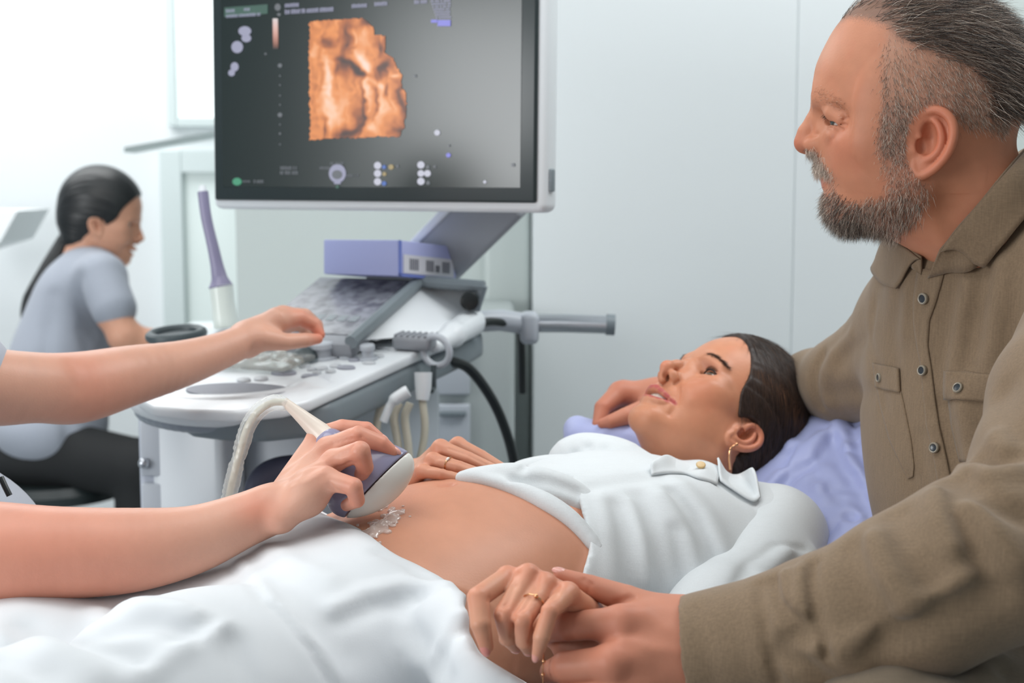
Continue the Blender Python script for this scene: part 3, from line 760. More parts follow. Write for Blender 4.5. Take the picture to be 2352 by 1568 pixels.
ca = MB(); ca.prism([R_(0, 0, .0003), R_(1, 0, .0003), R_(1, .08, .0003), R_(0, .08, .0003)], fn_ * 0.0004); ca.prism([R_(0, 0, .0003), R_(.05, 0, .0003), R_(.05, 1, .0003), R_(0, 1, .0003)], fn_ * 0.0004); ca.build('printed_edge', mat('dark_blue_print', srgb(110, 126, 198), 0.5), ctn, smooth=False)
for c in ctn.children: c.matrix_parent_inverse = Matrix.Translation(-Vector(bx0))

# ------------------------------------------------------------------ spare probes, cables, cabinet behind
sp = thing('ultrasound_probe', 'tall slim lavender and white probe standing upright in the scanner holder', 'ultrasound probe')
pp = spline([P(466, 440, 2.22), P(474, 500, 2.22), P(490, 570, 2.22), P(500, 618, 2.22), P(506, 648, 2.22), P(508, 662, 2.22)], 5)
rr = np.interp(np.linspace(0, 1, len(pp)), [0, .3, .55, .72, .85, .93, 1], [.0085, .0085, .0100, .0125, .0175, .0195, .0175])
MB().tube(pp, rr, 20).build('grip', M_pur, sp)
MB().tube([P(466, 446, 2.22), P(465, 426, 2.22)], [.008, .005], 12).build('tip', M_wp, sp)
MB().tube([P(508, 655, 2.22), P(513, 700, 2.22), P(520, 752, 2.22)], [.0185, .0180, .0195], 20).build('sleeve', mat('pale_green_plastic', srgb(214, 222, 216), 0.3), sp)
settle(sp, tuple(P(520, 752, 2.22)))
hc = MB(); hc.torus(P(405, 768, 2.12), 0.038, 0.008, tn); hc.lathe([(0.034, -0.05), (0.036, -0.005), (0.034, 0.0)], P(405, 768, 2.12), tn, 24)
tag(hc.build('probe_holder', M_dg), 'empty dark round probe holder at the left back of the scanner', 'holder')
def cable(name, pts, r, m, label):
    return tag(MB().tube(spline(pts, 8), r, 10).build(name, m), label, 'cable')
M_cab = mat('cream_cable', srgb(196, 192, 176), 0.45)
cable('power_cable', [P(1030, 828, 2.1), P(1075, 845, 2.12), P(1120, 900, 2.14), P(1155, 970, 2.16), P(1180, 1060, 2.18), P(1195, 1200, 2.2), P(1200, 1500, 2.3)], 0.0078, M_blk, 'thick black cable arching down from the right end of the scanner tray')
cable('signal_cable', [P(1098, 745, 2.17), P(1130, 738, 2.19), P(1165, 745, 2.22), P(1195, 770, 2.27), P(1200, 900, 2.33)], 0.0065, M_blk, 'short black cable looping between the scanner and its side handle')
# hanging probe with cream cable under the tray
hp_ = thing('hanging_probe', 'white probe plug hanging with cream cable below the right side of the tray', 'ultrasound probe')
MB().tube([P(972, 855, 1.97), P(972, 890, 1.97), P(970, 918, 1.97)], [.0125, .0115, .009], 16).build('plug', M_wp, hp_)
MB().tube(spline([P(970, 915, 1.97), P(976, 980, 1.97), P(968, 1040, 1.97), P(950, 1110, 1.97), P(930, 1250, 2.0)], 6), 0.0055, 10).build('lead', M_cab, hp_)
MB().tube([P(996, 838, 1.99), P(996, 890, 1.99), P(990, 898, 1.98)], 0.004, 8).build('hook', M_dg, hp_)
settle(hp_, tuple(P(972, 850, 1.97)))
hk = MB(); hk.tube(spline([P(880, 968, 1.92), P(900, 925, 1.92), P(925, 905, 1.92), P(938, 898, 1.92)], 6), [.006] * 7 + [.0085] * 12, 12)
tag(hk.build('cable_hook', M_wp), 'pale curved hook sticking out under the tray of the scanner', 'hook')
for i, (x0, x1) in enumerate([(868, 862), (905, 915), (930, 938)]):
    cable('probe_cable', [P(x0 + 12, 925, 1.95), P(x0, 960, 1.95), P(x1, 1030, 1.95), P(x1 + 4, 1140, 1.96), P(x1, 1300, 2.0)], 0.0058, M_cab,
          ['leftmost of three pale cables hanging below the scanner tray', 'middle one of three pale cables hanging below the scanner tray', 'rightmost of three pale cables hanging below the scanner tray'][i])['group'] = 'pale cables below the tray'
cb_ = thing('cabinet', 'grey steel cabinet with shallow drawers standing behind the scanner', 'cabinet')
M_cg = mat('grey_steel', srgb(168, 176, 176), 0.4)
cx0, cx1 = P(985, 800, 2.62)[0], P(1182, 800, 2.62)[0]
MB().box(((cx0 + cx1) / 2, 2.80, 0.485), (cx1 - cx0, 0.36, 0.93), bev=0.012).build('carcass', M_cg, cb_)
for z0, z1 in [(0.80, 0.905), (0.69, 0.79), (0.58, 0.68), (0.42, 0.57), (0.10, 0.41)]:
    d_ = MB().box(((cx0 + cx1) / 2 - 0.035, 2.612, (z0 + z1) / 2), (cx1 - cx0 - 0.095, 0.02, z1 - z0 - 0.008), bev=0.004).build('drawer', M_body, cb_)
    MB().box(((cx0 + cx1) / 2 - 0.035, 2.598, z1 - 0.02), (0.05, 0.014, 0.01), bev=0.003).build('handle', M_gp, d_)
settle(cb_, ((cx0 + cx1) / 2, 2.8, 0.02))
# ------------------------------------------------------------------ people: shared pieces
def skin_mat(name, sss=0.12, rough=0.50, bump=0.22):
    m = mat(name, (1, 1, 1), rough, attr='tint', vary=0.05, vscale=70, bump=bump, bscale=420, bdist=0.0006)
    b = m.node_tree.nodes['Principled BSDF']
    b.inputs['Subsurface Weight'].default_value = sss
    b.inputs['Subsurface Radius'].default_value = (1.0, 0.35, 0.2)
    b.inputs['Subsurface Scale'].default_value = 0.006
    b.inputs['Specular IOR Level'].default_value = 0.32
    return m
def hair_mat(name, rough=0.45):
    m = mat(name, (1, 1, 1), rough, attr='tint'); m.node_tree.nodes['Principled BSDF'].inputs['Specular IOR Level'].default_value = 0.35; return m
M_hair = hair_mat('hair_strands')
M_eye = mat('eye', (1, 1, 1), 0.08, attr='tint')
M_nail = mat('nail', (1, 1, 1), 0.14, attr='tint')

class Frame:
    """a head's own axes: x to its left, y forward, z up"""
    def __init__(s, O, left, fwd, up, sc=1.0): s.O = np.asarray(O, float); s.R = np.stack([left, fwd, up], 1); s.sc = sc
    def w(s, p): return (np.asarray(p, float) * s.sc) @ s.R.T + s.O
    def l(s, p): return ((np.asarray(p, float) - s.O) @ s.R) / s.sc
    def px(s, px, py, x=0.0):
        """pixel -> local point on the plane at lateral offset x"""
        n = s.R[:, 0]; return s.l(hit(px, py, s.O + n * x * s.sc, n))
def camvec(r, u, t): return r * RGT + u * UPV - t * FWD

def gauss(V, c, r):
    return np.exp(-(((V - np.asarray(c)) / np.asarray(r)) ** 2).sum(1))
def mixc(C, col, wgt):
    wgt = np.clip(wgt, 0, 1)[:, None]; return C * (1 - wgt) + np.asarray(col) * wgt

EAR_HELIX = [(962, 700), (940, 655), (940, 605), (962, 566), (1012, 545), (1066, 562), (1102, 610), (1108, 680), (1088, 752), (1048, 812), (1005, 850), (970, 864), (944, 842), (936, 800)]
EAR_ANTI = [(1010, 590), (1040, 625), (1056, 680), (1048, 735), (1018, 775), (985, 792)]
def ear(S, c, side, H=0.061, tilt=0.0, flare=0.32, lobe=1.0):
    k = H / 325.0; ct, st = math.cos(tilt), math.sin(tilt)
    def E(X, Y, out=0.0):
        a, b = (X - 1000) * k, -(Y - 705) * k
        a, b = a * ct - b * st, a * st + b * ct
        return np.array([side * (c[0] + out + flare * max(a + 0.012, -0.006)), c[1] - a, c[2] + b])
    n = nrm([side * 1.0, flare, 0]); R = np.stack([n, nrm(np.cross([0, 0, 1.0], n)), [0, 0, 1.0]], 1)
    S.ell(E(1012, 680), (0.0042, 0.62 * 0.5 * H * 0.92, 0.86 * 0.5 * H), R, k=0.004)
    S.ell(E(978, 812, .002), (0.0050, 0.0100, 0.0130 * lobe), R, k=0.005)
    S.ell(E(992, 690, 0.007), (0.0125, 0.0078, 0.0165), R, k=0.003, sub=True)
    S.ell(E(1055, 640, 0.0062), (0.0045, 0.0062, 0.0175), R, k=0.002, sub=True)
    hx = spline(EAR_HELIX, 5); S.chain([E(*p, 0.0038) for p in hx], list(np.interp(np.linspace(0, 1, len(hx)), [0, .1, .5, .85, 1], [.0025, .0034, .0039, .0036, .0034])), k=0.0016)
    ax_ = spline(EAR_ANTI, 5); S.chain([E(*p, 0.0034) for p in ax_], list(np.interp(np.linspace(0, 1, len(ax_)), [0, .4, 1], [.0018, .0032, .0034])), k=0.0018)
    S.cap(E(922, 705, 0.0), E(930, 742, 0.0035), .0036, .0042, k=0.005)
    S.ell(E(962, 720, 0.002), (0.006, 0.0045, 0.0075), R, k=0.003, sub=True)
    S.cap(E(925, 640, -0.006), E(925, 780, -0.006), .006, .006, k=0.008)
    return E

def almond(S, c, side, ry, rz, k=0.0012):
    S.ell(c, (ry, 0.02, rz), k=k, sub=True)

def eyeball(c, r, gaze, iris, F, pupil=0.36):
    V, Q = sphere_np((0, 0, 0), 1.0, 40, 40)
    g = nrm(gaze); d = V @ g
    ang = np.arccos(np.clip(d, -1, 1)); C = np.tile(np.array(srgb(206, 198, 192)), (len(V), 1))
    C = mixc(C, iris, (ang < 0.50) * 1.0); C = mixc(C, np.array(iris) * 0.25, ((ang < 0.53) & (ang > 0.44)) * 0.8); C = mixc(C, (0.004, 0.004, 0.004), (ang < 0.2) * 1.0)
    return F.w(np.asarray(c) + V * r), Q, C

class Ray:
    """first surface of a rough version of a solid seen along the view ray of a pixel"""
    def __init__(s, S=None, h=0.006, VQ=None):
        from mathutils.bvhtree import BVHTree
        if VQ is None:
            t = Sdf(h); t.ops = list(S.ops); VQ = t.mesh(0)
        s.b = BVHTree.FromPolygons([tuple(v) for v in VQ[0]], [tuple(q) for q in VQ[1].tolist()])
    def __call__(s, px, py, off=0.0):
        d = nrm(P(px, py, 1.0) - CAM)
        c, n, i, t = s.b.ray_cast(Vector(CAM), Vector(d))
        if c is None: return None
        n = np.array(n); n = n if n @ d < 0 else -n
        return np.array(c) + n * off
    def cn(s, px, py):
        d = nrm(P(px, py, 1.0) - CAM)
        c, n, i, t = s.b.ray_cast(Vector(CAM), Vector(d))
        if c is None: return None, None
        n = np.array(n); return np.array(c), (n if n @ d < 0 else -n)
def folds(S, ray, items):
    """items: (pixel polyline, width, depth) traced on the visible surface; depth > 0 sinks, < 0 raises"""
    for pl, w, a in items:
        pts = [ray(*p) for p in pl]; pts = [p for p in pts if p is not None]
        if len(pts) > 1: S.fold(pts, w, a)
def patch(ray, rows, nu, nv, lift, thick):
    """cloth piece laid on a surface; rows = pixel polylines of equal length, from top to bottom"""
    rows = [np.asarray(r, float) for r in rows]
    R_ = np.array([[[np.interp(u, np.linspace(0, 1, len(r)), r[:, k]) for k in (0, 1)] for u in np.linspace(0, 1, nu)] for r in rows])
    G = np.zeros((nv, nu, 3)); ok = True
    for j, v in enumerate(np.linspace(0, len(rows) - 1, nv)):
        a = min(int(v), len(rows) - 2); t = v - a; row = R_[a] * (1 - t) + R_[a + 1] * t; last = None
        for i in range(nu):
            p = ray(row[i, 0], row[i, 1], lift(i / (nu - 1)) if callable(lift) else lift)
            G[j, i] = p if p is not None else (np.nan,) * 3
    for j in range(nv):
        for i in range(nu):
            if np.isnan(G[j, i, 0]):
                ks = [G[j, q] for q in sorted(range(nu), key=lambda q: abs(q - i)) if not np.isnan(G[j, q, 0])] or [G[max(j - 1, 0), i]]
                G[j, i] = ks[0]
    for _ in range(2):
        G[1:-1, 1:-1] = .5 * G[1:-1, 1:-1] + .125 * (G[:-2, 1:-1] + G[2:, 1:-1] + G[1:-1, :-2] + G[1:-1, 2:])
    return slab(G, thick)
def slab(G, thick):
    V, Q = sheet_np(G)
    n = vnormals(V, Q); c = V.mean(0) - CAM
    if (n @ c).mean() > 0: G = G[:, ::-1]
    return sheet_np(G, thick)
def J(px, py, d, r): return (P(px, py, d), px2m(r, d))
def digit(S, js, k=0.0022, k0=0.007):
    pts = [j[0] for j in js]; rad = [j[1] for j in js]
    k = min(k, .0007)
    S.chain(pts, rad, k=k, k0=k0)
def nail(js, dorsal, w=0.92, l=1.5, col=None, back=0.35):
    """a curved plate on the last joint"""
    t = nrm(js[-1][0] - js[-2][0]); n = nrm(np.asarray(dorsal, float) - t * (np.asarray(dorsal, float) @ t)); b = np.cross(n, t); r = js[-1][1]
    V, Q = sphere_np((0, 0, 0), (1, 1, 1), 16, 12)
    V = V * [r * w * .82, r * l * .85, r * .62]; V[:, 2] = np.maximum(V[:, 2], -.1 * r)
    R = np.stack([b, t, n], 1)
    return (V @ R.T + js[-1][0] + n * r * .44 + t * r * (.42 - back), Q, 2, np.array(srgb(222, 158, 146) if col is None else col))
def body_obj(name, parts, mats, parent=None):
    V, Q, M, C = join(parts); return put(name, mesh_np(name, V, Q, M, C), mats, parent)
def cloth(name, pieces, m, parent):
    V, Q, M, C = join([(v, q, 0, None) for v, q in pieces]); return put(name, mesh_np(name, V, Q), m, parent)
def linen(name, col, scale=900.0, vary=0.10, bump=0.35, rough=0.85):
    """woven cloth: crossed threads and slubs"""
    m = mat(name, col, rough); nt = m.node_tree; b = nt.nodes['Principled BSDF']; b.inputs['Sheen Weight'].default_value = 0.15
    tc = nt.nodes.new('ShaderNodeTexCoord'); outs = []
    for i, sc in enumerate([(1, 1, .06), (.06, 1, 1)]):
        mp = nt.nodes.new('ShaderNodeMapping'); mp.inputs['Scale'].default_value = sc; mp.inputs['Rotation'].default_value = (0.2, 0.15, 0.5)
        n = nt.nodes.new('ShaderNodeTexNoise'); n.inputs['Scale'].default_value = scale; n.inputs['Detail'].default_value = 2
        nt.links.new(tc.outputs['Object'], mp.inputs[0]); nt.links.new(mp.outputs[0], n.inputs['Vector']); outs.append(n.outputs['Fac'])
    ad = nt.nodes.new('ShaderNodeMath'); ad.operation = 'ADD'; nt.links.new(outs[0], ad.inputs[0]); nt.links.new(outs[1], ad.inputs[1])
    mr = nt.nodes.new('ShaderNodeMapRange'); mr.inputs[1].default_value = .7; mr.inputs[2].default_value = 1.3; mr.inputs[3].default_value = 1 - vary; mr.inputs[4].default_value = 1 + vary
    nt.links.new(ad.outputs[0], mr.inputs[0])
    mx = nt.nodes.new('ShaderNodeMix'); mx.data_type = 'RGBA'; mx.blend_type = 'MULTIPLY'; mx.inputs[0].default_value = 1; mx.inputs[6].default_value = (*col, 1)
    nt.links.new(mr.outputs[0], mx.inputs[7]); nt.links.new(mx.outputs[2], b.inputs['Base Color'])
    bp = nt.nodes.new('ShaderNodeBump'); bp.inputs['Strength'].default_value = bump; bp.inputs['Distance'].default_value = 0.0006
    nt.links.new(ad.outputs[0], bp.inputs['Height']); nt.links.new(bp.outputs[0], b.inputs['Normal'])
    return m

def limb(S, js, k0=0.02, n=5):
    """a limb through several joints with an even taper"""
    A = spline([np.append(j[0], j[1]) for j in js], n); S.cap(A[0, :3], A[1, :3], A[0, 3], A[1, 3], k=k0)
    for a, b in zip(A[1:-1], A[2:]): S.cap(a[:3], b[:3], a[3], b[3], k=.0025)

def edgecut(S, pts, side, k=.003, w=.6):
    """trim cloth along a traced edge (pixels, y increasing); side +1 removes what lies right of it, -1 left"""
    A = np.asarray(pts, float)
    def fn(X, Y, Z):
        dx, dy, dz = X - CAM[0], Y - CAM[1], Z - CAM[2]
        d = dy * FWD[1] + dz * FWD[2]; d = np.maximum(d, .05)
        px = 1176 + dx * FPX / d; py = 784 - (dy * UPV[1] + dz * UPV[2]) * FPX / d
        return -side * (px - np.interp(py, A[:, 1], A[:, 0])) * w * d / FPX
    S._op('cut', fn, [-1e9] * 3, [1e9] * 3, k)
# ------------------------------------------------------------------ man: head
v_ = nrm(P(2095, 268, 1.0) - CAM); r_ = nrm(RGT - v_ * (RGT @ v_)); u_ = np.cross(r_, v_)
MF = Frame(P(2095, 268, 1.36), -v_, -r_, u_)
Lm = MF.px
S = Sdf(0.0011)
S.ell((0, -0.006, 0.028), (0.0775, 0.099, 0.092), k=0)
S.ell((0, 0.022, 0.042), (0.064, 0.072, 0.072), k=0.03)
S.ell((0, 0.030, -0.018), (0.060, 0.056, 0.068), k=0.03)
S.ell((0, 0.058, -0.044), (0.037, 0.036, 0.036), k=0.02)
for sd_ in (-1, 1):
    S.cap((sd_ * 0.052, 0.002, -0.060), (sd_ * 0.020, 0.062, -0.086), 0.023, 0.019, k=0.02)
    S.ell((sd_ * 0.040, 0.028, -0.044), (0.029, 0.044, 0.036), k=0.02)
    S.ell((sd_ * 0.048, 0.044, -0.025), (0.020, 0.026, 0.016), k=0.018)
    S.ell((sd_ * 0.066, 0.012, 0.0), (0.010, 0.04, 0.04), k=0.02)
S.ell((0, 0.064, -0.086), (0.026, 0.0205, 0.0205), k=0.014)
S.ell((0, 0.026, -0.082), (0.046, 0.052, 0.026), k=0.02)
S.chain([(-0.040, 0.070, 0.014), (-0.018, 0.0825, 0.0185), (0, 0.0845, 0.0195), (0.018, 0.0825, 0.0185), (0.040, 0.070, 0.014)], [.008, .0115, .0115, .0115, .008], k=0.016)
for sd_ in (-1, 1):
    S.ell((sd_ * 0.036, 0.101, -0.003), (0.020, 0.020, 0.0095), k=0.012, sub=True); S.ell((sd_ * 0.057, 0.082, -0.003), (0.016, 0.017, 0.0100), k=0.014, sub=True)
# nose
S.chain([(0, 0.0855, 0.015), (0, 0.0915, 0.006), (0, 0.0985, -0.005), (0, 0.1055, -0.0165), (0, 0.1078, -0.0240)], [.0075, .0078, .0082, .0092, .0100], k=0.006, k0=0.010)
S.ell((0, 0.1075, -0.0250), (.0115, .0104, .0090), k=0.004)
for sd_ in (-1, 1):
    S.ell((sd_ * 0.0130, 0.0925, -0.0265), (.0082, .0150, .0090), k=0.005)
    S.cap((sd_ * 0.010, 0.084, 0.002), (sd_ * 0.014, 0.088, -0.022), .006, .007, k=0.012)
S.cap((0, 0.1085, -0.0290), (0, 0.0990, -0.0330), .0052, .0058, k=0.004)
for sd_ in (-1, 1):
    S.ell((sd_ * 0.0068, 0.1015, -0.0350), (.0036, .0070, .0042), k=0.002, sub=True)
    S.fold([(sd_ * 0.0175, 0.098, -0.0175), (sd_ * 0.0215, 0.086, -0.0165), (sd_ * 0.0235, 0.079, -0.024), (sd_ * 0.0200, 0.078, -0.033)], 0.0030, 0.0019)
# lids
for sd_ in (-1, 1):
    e = np.array([sd_ * 0.0335, 0.0690, -0.0030])
    S.ell(e, (.0150, .0138, .0122), k=0.006)
    S.ell(e + (sd_ * .0120, -.004, -.002), (.009, .0115, .0085), k=0.008)
    S.ell(e + (sd_ * -0.0005, 0.012, -0.0012), (.0125, .012, .0042), k=0.0010, sub=True)
    S.ell(e + (sd_ * 0.0120, 0.0055, -0.0026), (.0065, .0120, .0026), k=0.0010, sub=True)
    S.chain([e + (sd_ * -.010, .0110, .0085), e + (sd_ * .002, .0130, .0080), e + (sd_ * .010, .0105, .0065), e + (sd_ * .018, .0020, .0020)], [.002, .0026, .0030, .0026], k=0.008)
    S.fold([e + (sd_ * -.010, .0125, .0035), e + (0, .0150, .0042), e + (sd_ * .012, .0090, .0018), e + (sd_ * .019, .001, -.003)], 0.0012, 0.0018)
    S.fold([e + (sd_ * -.011, .0115, -.0070), e + (0, .0135, -.0085), e + (sd_ * .012, .0090, -.0070)], 0.0018, 0.0012)
    S.ell(e + (0, .009, -.0145), (.014, .006, .0055), k=0.006)
    S.fold([e + (sd_ * -.010, .0115, -.0170), e + (sd_ * .002, .012, -.0195), e + (sd_ * .014, .006, -.0175)], 0.0024, 0.0012)
    for q in range(3):
        S.fold([e + (sd_ * .0165, .005, -.003 - .0012 * q), e + (sd_ * .022, -.003, .001 - .005 * q), e + (sd_ * .026, -.011, .003 - .009 * q)], 0.0013, 0.0011)
    # nasolabial crease, cheek
    S.fold([(sd_ * 0.021, 0.084, -0.024), (sd_ * 0.029, 0.078, -0.038), (sd_ * 0.034, 0.072, -0.056)], 0.0042, 0.0016)
    S.fold([(sd_ * 0.034, 0.078, -0.026), (sd_ * 0.041, 0.070, -0.040)], 0.009, -0.0022)
# lips
S.chain([(-0.024, 0.0735, -0.0545), (-0.010, 0.0840, -0.0500), (0, 0.0865, -0.0490), (0.010, 0.0840, -0.0500), (0.024, 0.0735, -0.0545)], [.0045, .0068, .0074, .0068, .0045], k=0.006)
S.chain([(-0.022, 0.0725, -0.0600), (-0.010, 0.0798, -0.0640), (0, 0.0815, -0.0650), (0.010, 0.0798, -0.0640), (0.022, 0.0725, -0.0600)], [.0042, .0060, .0066, .0060, .0042], k=0.005)
S.fold([(-0.026, 0.0740, -0.0570), (-0.010, 0.0850, -0.0570), (0, 0.0875, -0.0572), (0.010, 0.0850, -0.0570), (0.026, 0.0740, -0.0570)], 0.0020, 0.0036)
S.fold([(-0.016, 0.078, -0.0755), (0, 0.083, -0.0765), (0.016, 0.078, -0.0755)], 0.0045, 0.0022)
# forehead lines
for q in range(3):
    z_ = 0.040 + 0.013 * q
    S.fold([(-0.045, 0.066, z_ - .003), (-0.02, 0.087, z_), (0.02, 0.087, z_ + .001), (0.045, 0.066, z_ - .003)], 0.0022, 0.0004)
# neck
S.cap(Lm(2165, 385), Lm(2300, 490), 0.056, 0.046, k=0.03)
S.cap(Lm(2088, 462), Lm(2190, 533), 0.034, 0.036, k=0.03)
S.fold([Lm(2075, 520, .03), Lm(2120, 545, .05), Lm(2180, 540, .06)], 0.005, 0.0012)
for sd_ in (-1, 1):
    S.fold([(sd_ * 0.062, -0.012, -0.065), (sd_ * 0.045, -0.035, -0.13), (sd_ * 0.022, -0.045, -0.18)], 0.012, -0.003)
eL = Lm(2143, 318, 0.074)
for sd_ in (-1, 1):
    E = ear(S, (0.0700, eL[1] + 0.003, eL[2] - 0.0040), sd_, H=0.0600, tilt=-0.03)
V, Q = S.mesh(2)
st = lambda a, b, x: np.clip((x - a) / (b - a), 0, 1) ** 2 * (3 - 2 * np.clip((x - a) / (b - a), 0, 1))
V[:, 1] -= st(0.0, 0.08, V[:, 1]) * (0.0062 + 0.0050 * st(0.030, 0.075, V[:, 2]) + 0.0022 * gauss(V, (0, .115, -.020), (.03, .022, .022)) + 0.0012 * st(-.05, -.07, V[:, 2]))
N_ = vnormals(V, Q)
C = np.tile(np.array(srgb(188, 127, 98)), (len(V), 1))
red = np.array(srgb(178, 92, 70))
C = C * (1 + .045 * vnoise(V[:, 0], V[:, 1], V[:, 2], 55, 21) + .03 * vnoise(V[:, 0], V[:, 1], V[:, 2], 160, 22))[:, None]; C[:, 1:] *= (1 - .05 * np.maximum(vnoise(V[:, 0], V[:, 1], V[:, 2], 85, 23), 0))[:, None]
C = mixc(C, red, .55 * gauss(V, (0, .108, -.026), (.016, .014, .012)))
A_ = V * [1, 1, 1]; A_[:, 0] = np.abs(A_[:, 0])
C = mixc(C, red, .50 * gauss(A_, (.052, .045, -.028), (.02, .03, .022)))
C = mixc(C, np.array(srgb(196, 108, 82)), .75 * gauss(A_, (.088, eL[1], eL[2]), (.018, .022, .04)))
C = mixc(C, np.array(srgb(186, 112, 100)), (1.0 * gauss(V, (0, .088, -.0635), (.022, .012, .0050)) + .5 * gauss(V, (0, .09, -.0545), (.02, .012, .003))))
C = mixc(C, np.array(srgb(204, 154, 130)), .5 * gauss(A_, (.02, .085, .065), (.03, .03, .02)))
V0, Q0, C0 = V, Q, C
# hair: outline masks in the head's side plane, traced as pixels at the temple
def side_mask(V, pg, x, blur=.0028):
    pl = np.array([Lm(a, b, x)[1:] for a, b in pg]); rj = np.random.default_rng(len(pg)); acc = np.zeros(len(V))
    for _ in range(7):
        acc += inside(V[:, 1] + rj.normal(0, blur, len(V)), V[:, 2] + rj.normal(0, blur, len(V)), pl)
    return acc / 7
topm = [(1905, 62), (1935, 36), (1985, 42), (2040, 62), (2062, 92), (2120, 118), (2200, 136), (2245, 170), (2275, 230), (2262, 285), (2310, 300), (2420, 320), (2500, 100), (2300, -120), (1960, -120)]
sidem = [(2040, 70), (2030, 120), (2026, 180), (2030, 240), (2024, 300), (2018, 350), (2080, 372), (2090, 300), (2110, 262), (2150, 236), (2195, 255), (2212, 292), (2270, 300), (2330, 320), (2420, 250), (2330, 60), (2100, 40)]
beardm = [(2030, 240), (2024, 300), (2018, 345), (2030, 385), (2042, 420), (2032, 448), (1985, 462), (1945, 466), (1925, 452), (1916, 432), (1912, 412), (1902, 398), (1890, 388), (1880, 362), (1872, 352), (1840, 346), (1840, 398), (1884, 405), (1905, 412), (1906, 440), (1888, 452), (1860, 446), (1860, 560), (2050, 560), (2110, 500), (2140, 440), (2132, 425), (2104, 405), (2092, 372), (2088, 330), (2092, 290), (2080, 240)]
ear_clear = np.hypot((V0[:, 1] - eL[1]) / .024, (V0[:, 2] - eL[2] + .004) / .034) > 1.0
off = np.abs(V0[:, 0]) > 0.092
top_w = side_mask(V0, topm, 0.05) * (V0[:, 2] > 0.0)
side_w = side_mask(V0, sidem, 0.07) * (ear_clear & ~off) * (np.abs(V0[:, 0]) > .035)
beard_w = side_mask(V0, beardm, 0.045) * (ear_clear & ~off) * (V0[:, 1] < .0985)
lipz = np.exp(-((V0[:, 2] + .0615) / .0065) ** 2) * (np.abs(V0[:, 0]) < .021) * (V0[:, 1] > .07)
beard_w = beard_w * (lipz < .4)
C0 = mixc(C0, np.array(srgb(96, 84, 76)), .75 * top_w * (1.0)); C0 = mixc(C0, np.array(srgb(170, 136, 118)), .55 * side_w * (1 - top_w)); C0 = mixc(C0, np.array(srgb(150, 112, 98)), .45 * beard_w)
def hair_cols(n, spec, seg, seed):
    r = np.random.default_rng(seed); pr = np.array([s[1] for s in spec]); i = r.choice(len(spec), n, p=pr / pr.sum())
    c = np.array([srgb(*s[0]) for s in spec])[i] * r.uniform(.8, 1.2, (n, 1)); return np.repeat(c, (seg + 1) * 3, 0)
r1 = np.random.default_rng(21)
HV, HQ, HC = [], [], []
def grow(wt, n, length, rad, dirfn, spec, seg=4, jit=.2, bend=None, curl=.05, seed=1, lenvar=.35):
    r = np.random.default_rng(seed)
    p, nn, vi = sample(V0, Q0, wt.astype(float), n, r)
    d = dirfn(p, nn); d /= np.linalg.norm(d, axis=1)[:, None]
    V, Q = strands(p - nn * .0006, d, length * r.uniform(1 - lenvar, 1 + lenvar, n), rad, bend, seg, jit, curl, r)
    return V, Q, hair_cols(n, spec, seg, seed + 50)
dk, gr, wh, br = (58, 54, 52), (150, 132, 118), (218, 204, 190), (98, 78, 64)
parts = []
def tdir(p, nn):
    d = nn * .34 + np.array([0, -1.0, 0.10]); d[:, 2] -= .9 * np.clip(-p[:, 1] / .1, 0, 1); d[:, 2] += 1.0 * np.clip((p[:, 1] - .05) / .04, 0, 1); return d
parts.append(grow(top_w, 11000, .026, .00022, tdir, [(dk, .50), (br, .25), (gr, .17), (wh, .08)], 5, .22, (0, -.3, -.35), .10, 1))
def sdir(p, nn):
    d = nn * .45 + np.array([0, -.35, -1.0]); d[:, 1] += .55 * (p[:, 1] > .02); return d
parts.append(grow(side_w * (1 - top_w * .8), 9000, .0060, .00017, sdir, [((112, 98, 88), .30), (gr, .30), (wh, .40)], 3, .22, None, .05, 2))
def bdir(p, nn):
    d = nn * .75 + np.array([0, .10, -1.0]); return d
ch = beard_w * st(-.064, -.074, V0[:, 2])
parts.append(grow(beard_w * (1 - .5 * st(-.064, -.074, V0[:, 2])), 6000, .0056, .00017, bdir, [((104, 88, 78), .24), (gr, .30), (wh, .46)], 3, .30, None, .06, 3))
parts.append(grow(ch * np.exp(-((V0[:, 1] - .056) / .016) ** 2), 1800, .0105, .00019, bdir, [(dk, .72), (gr, .24), (wh, .04)], 4, .25, (0, 0, -.4), .06, 4))
parts.append(grow(ch, 4200, .0095, .00018, bdir, [(dk, .28), (gr, .34), (wh, .38)], 4, .28, (0, 0, -.3), .06, 5))
mus = beard_w * (V0[:, 2] > -.056) * (V0[:, 1] > .07)
parts.append(grow(mus, 1500, .0085, .00018, lambda p, nn: nn * .5 + np.array([0, -.15, -1.0]) + np.stack([np.sign(p[:, 0]) * .5, 0 * p[:, 0], 0 * p[:, 0]], 1), [(gr, .25), (wh, .75)], 4, .2, (0, -.3, -.4), .05, 6))
browm = [(1860, 204), (1885, 208), (1925, 228), (1952, 252), (1946, 260), (1905, 243), (1868, 231)]
brow = side_mask(V0, browm, 0.028) * (V0[:, 1] > .045)
parts.append(grow(brow, 420, .0075, .00012, lambda p, nn: nn * .25 + np.array([0, -.6, .1]) + np.stack([np.sign(p[:, 0]) * .8, 0 * p[:, 0], 0 * p[:, 0]], 1), [((128, 98, 78), .7), (wh, .3)], 3, .2, None, .05, 7))
ew = np.maximum.reduce([gauss(A_ + [0, 0, 0], (x, y, z), (.004, .006, .0016)) for x, y, z in [(.028, .0765, .0012), (.034, .0765, .0014), (.041, .073, .0004), (.047, .066, -.0016)]]); ew[ew < .35] = 0
parts.append(grow(ew, 160, .0045, .00010, lambda p, nn: nn * .6 + np.array([0, .4, -.55]), [((70, 52, 42), 1)], 3, .12, None, .03, 8))
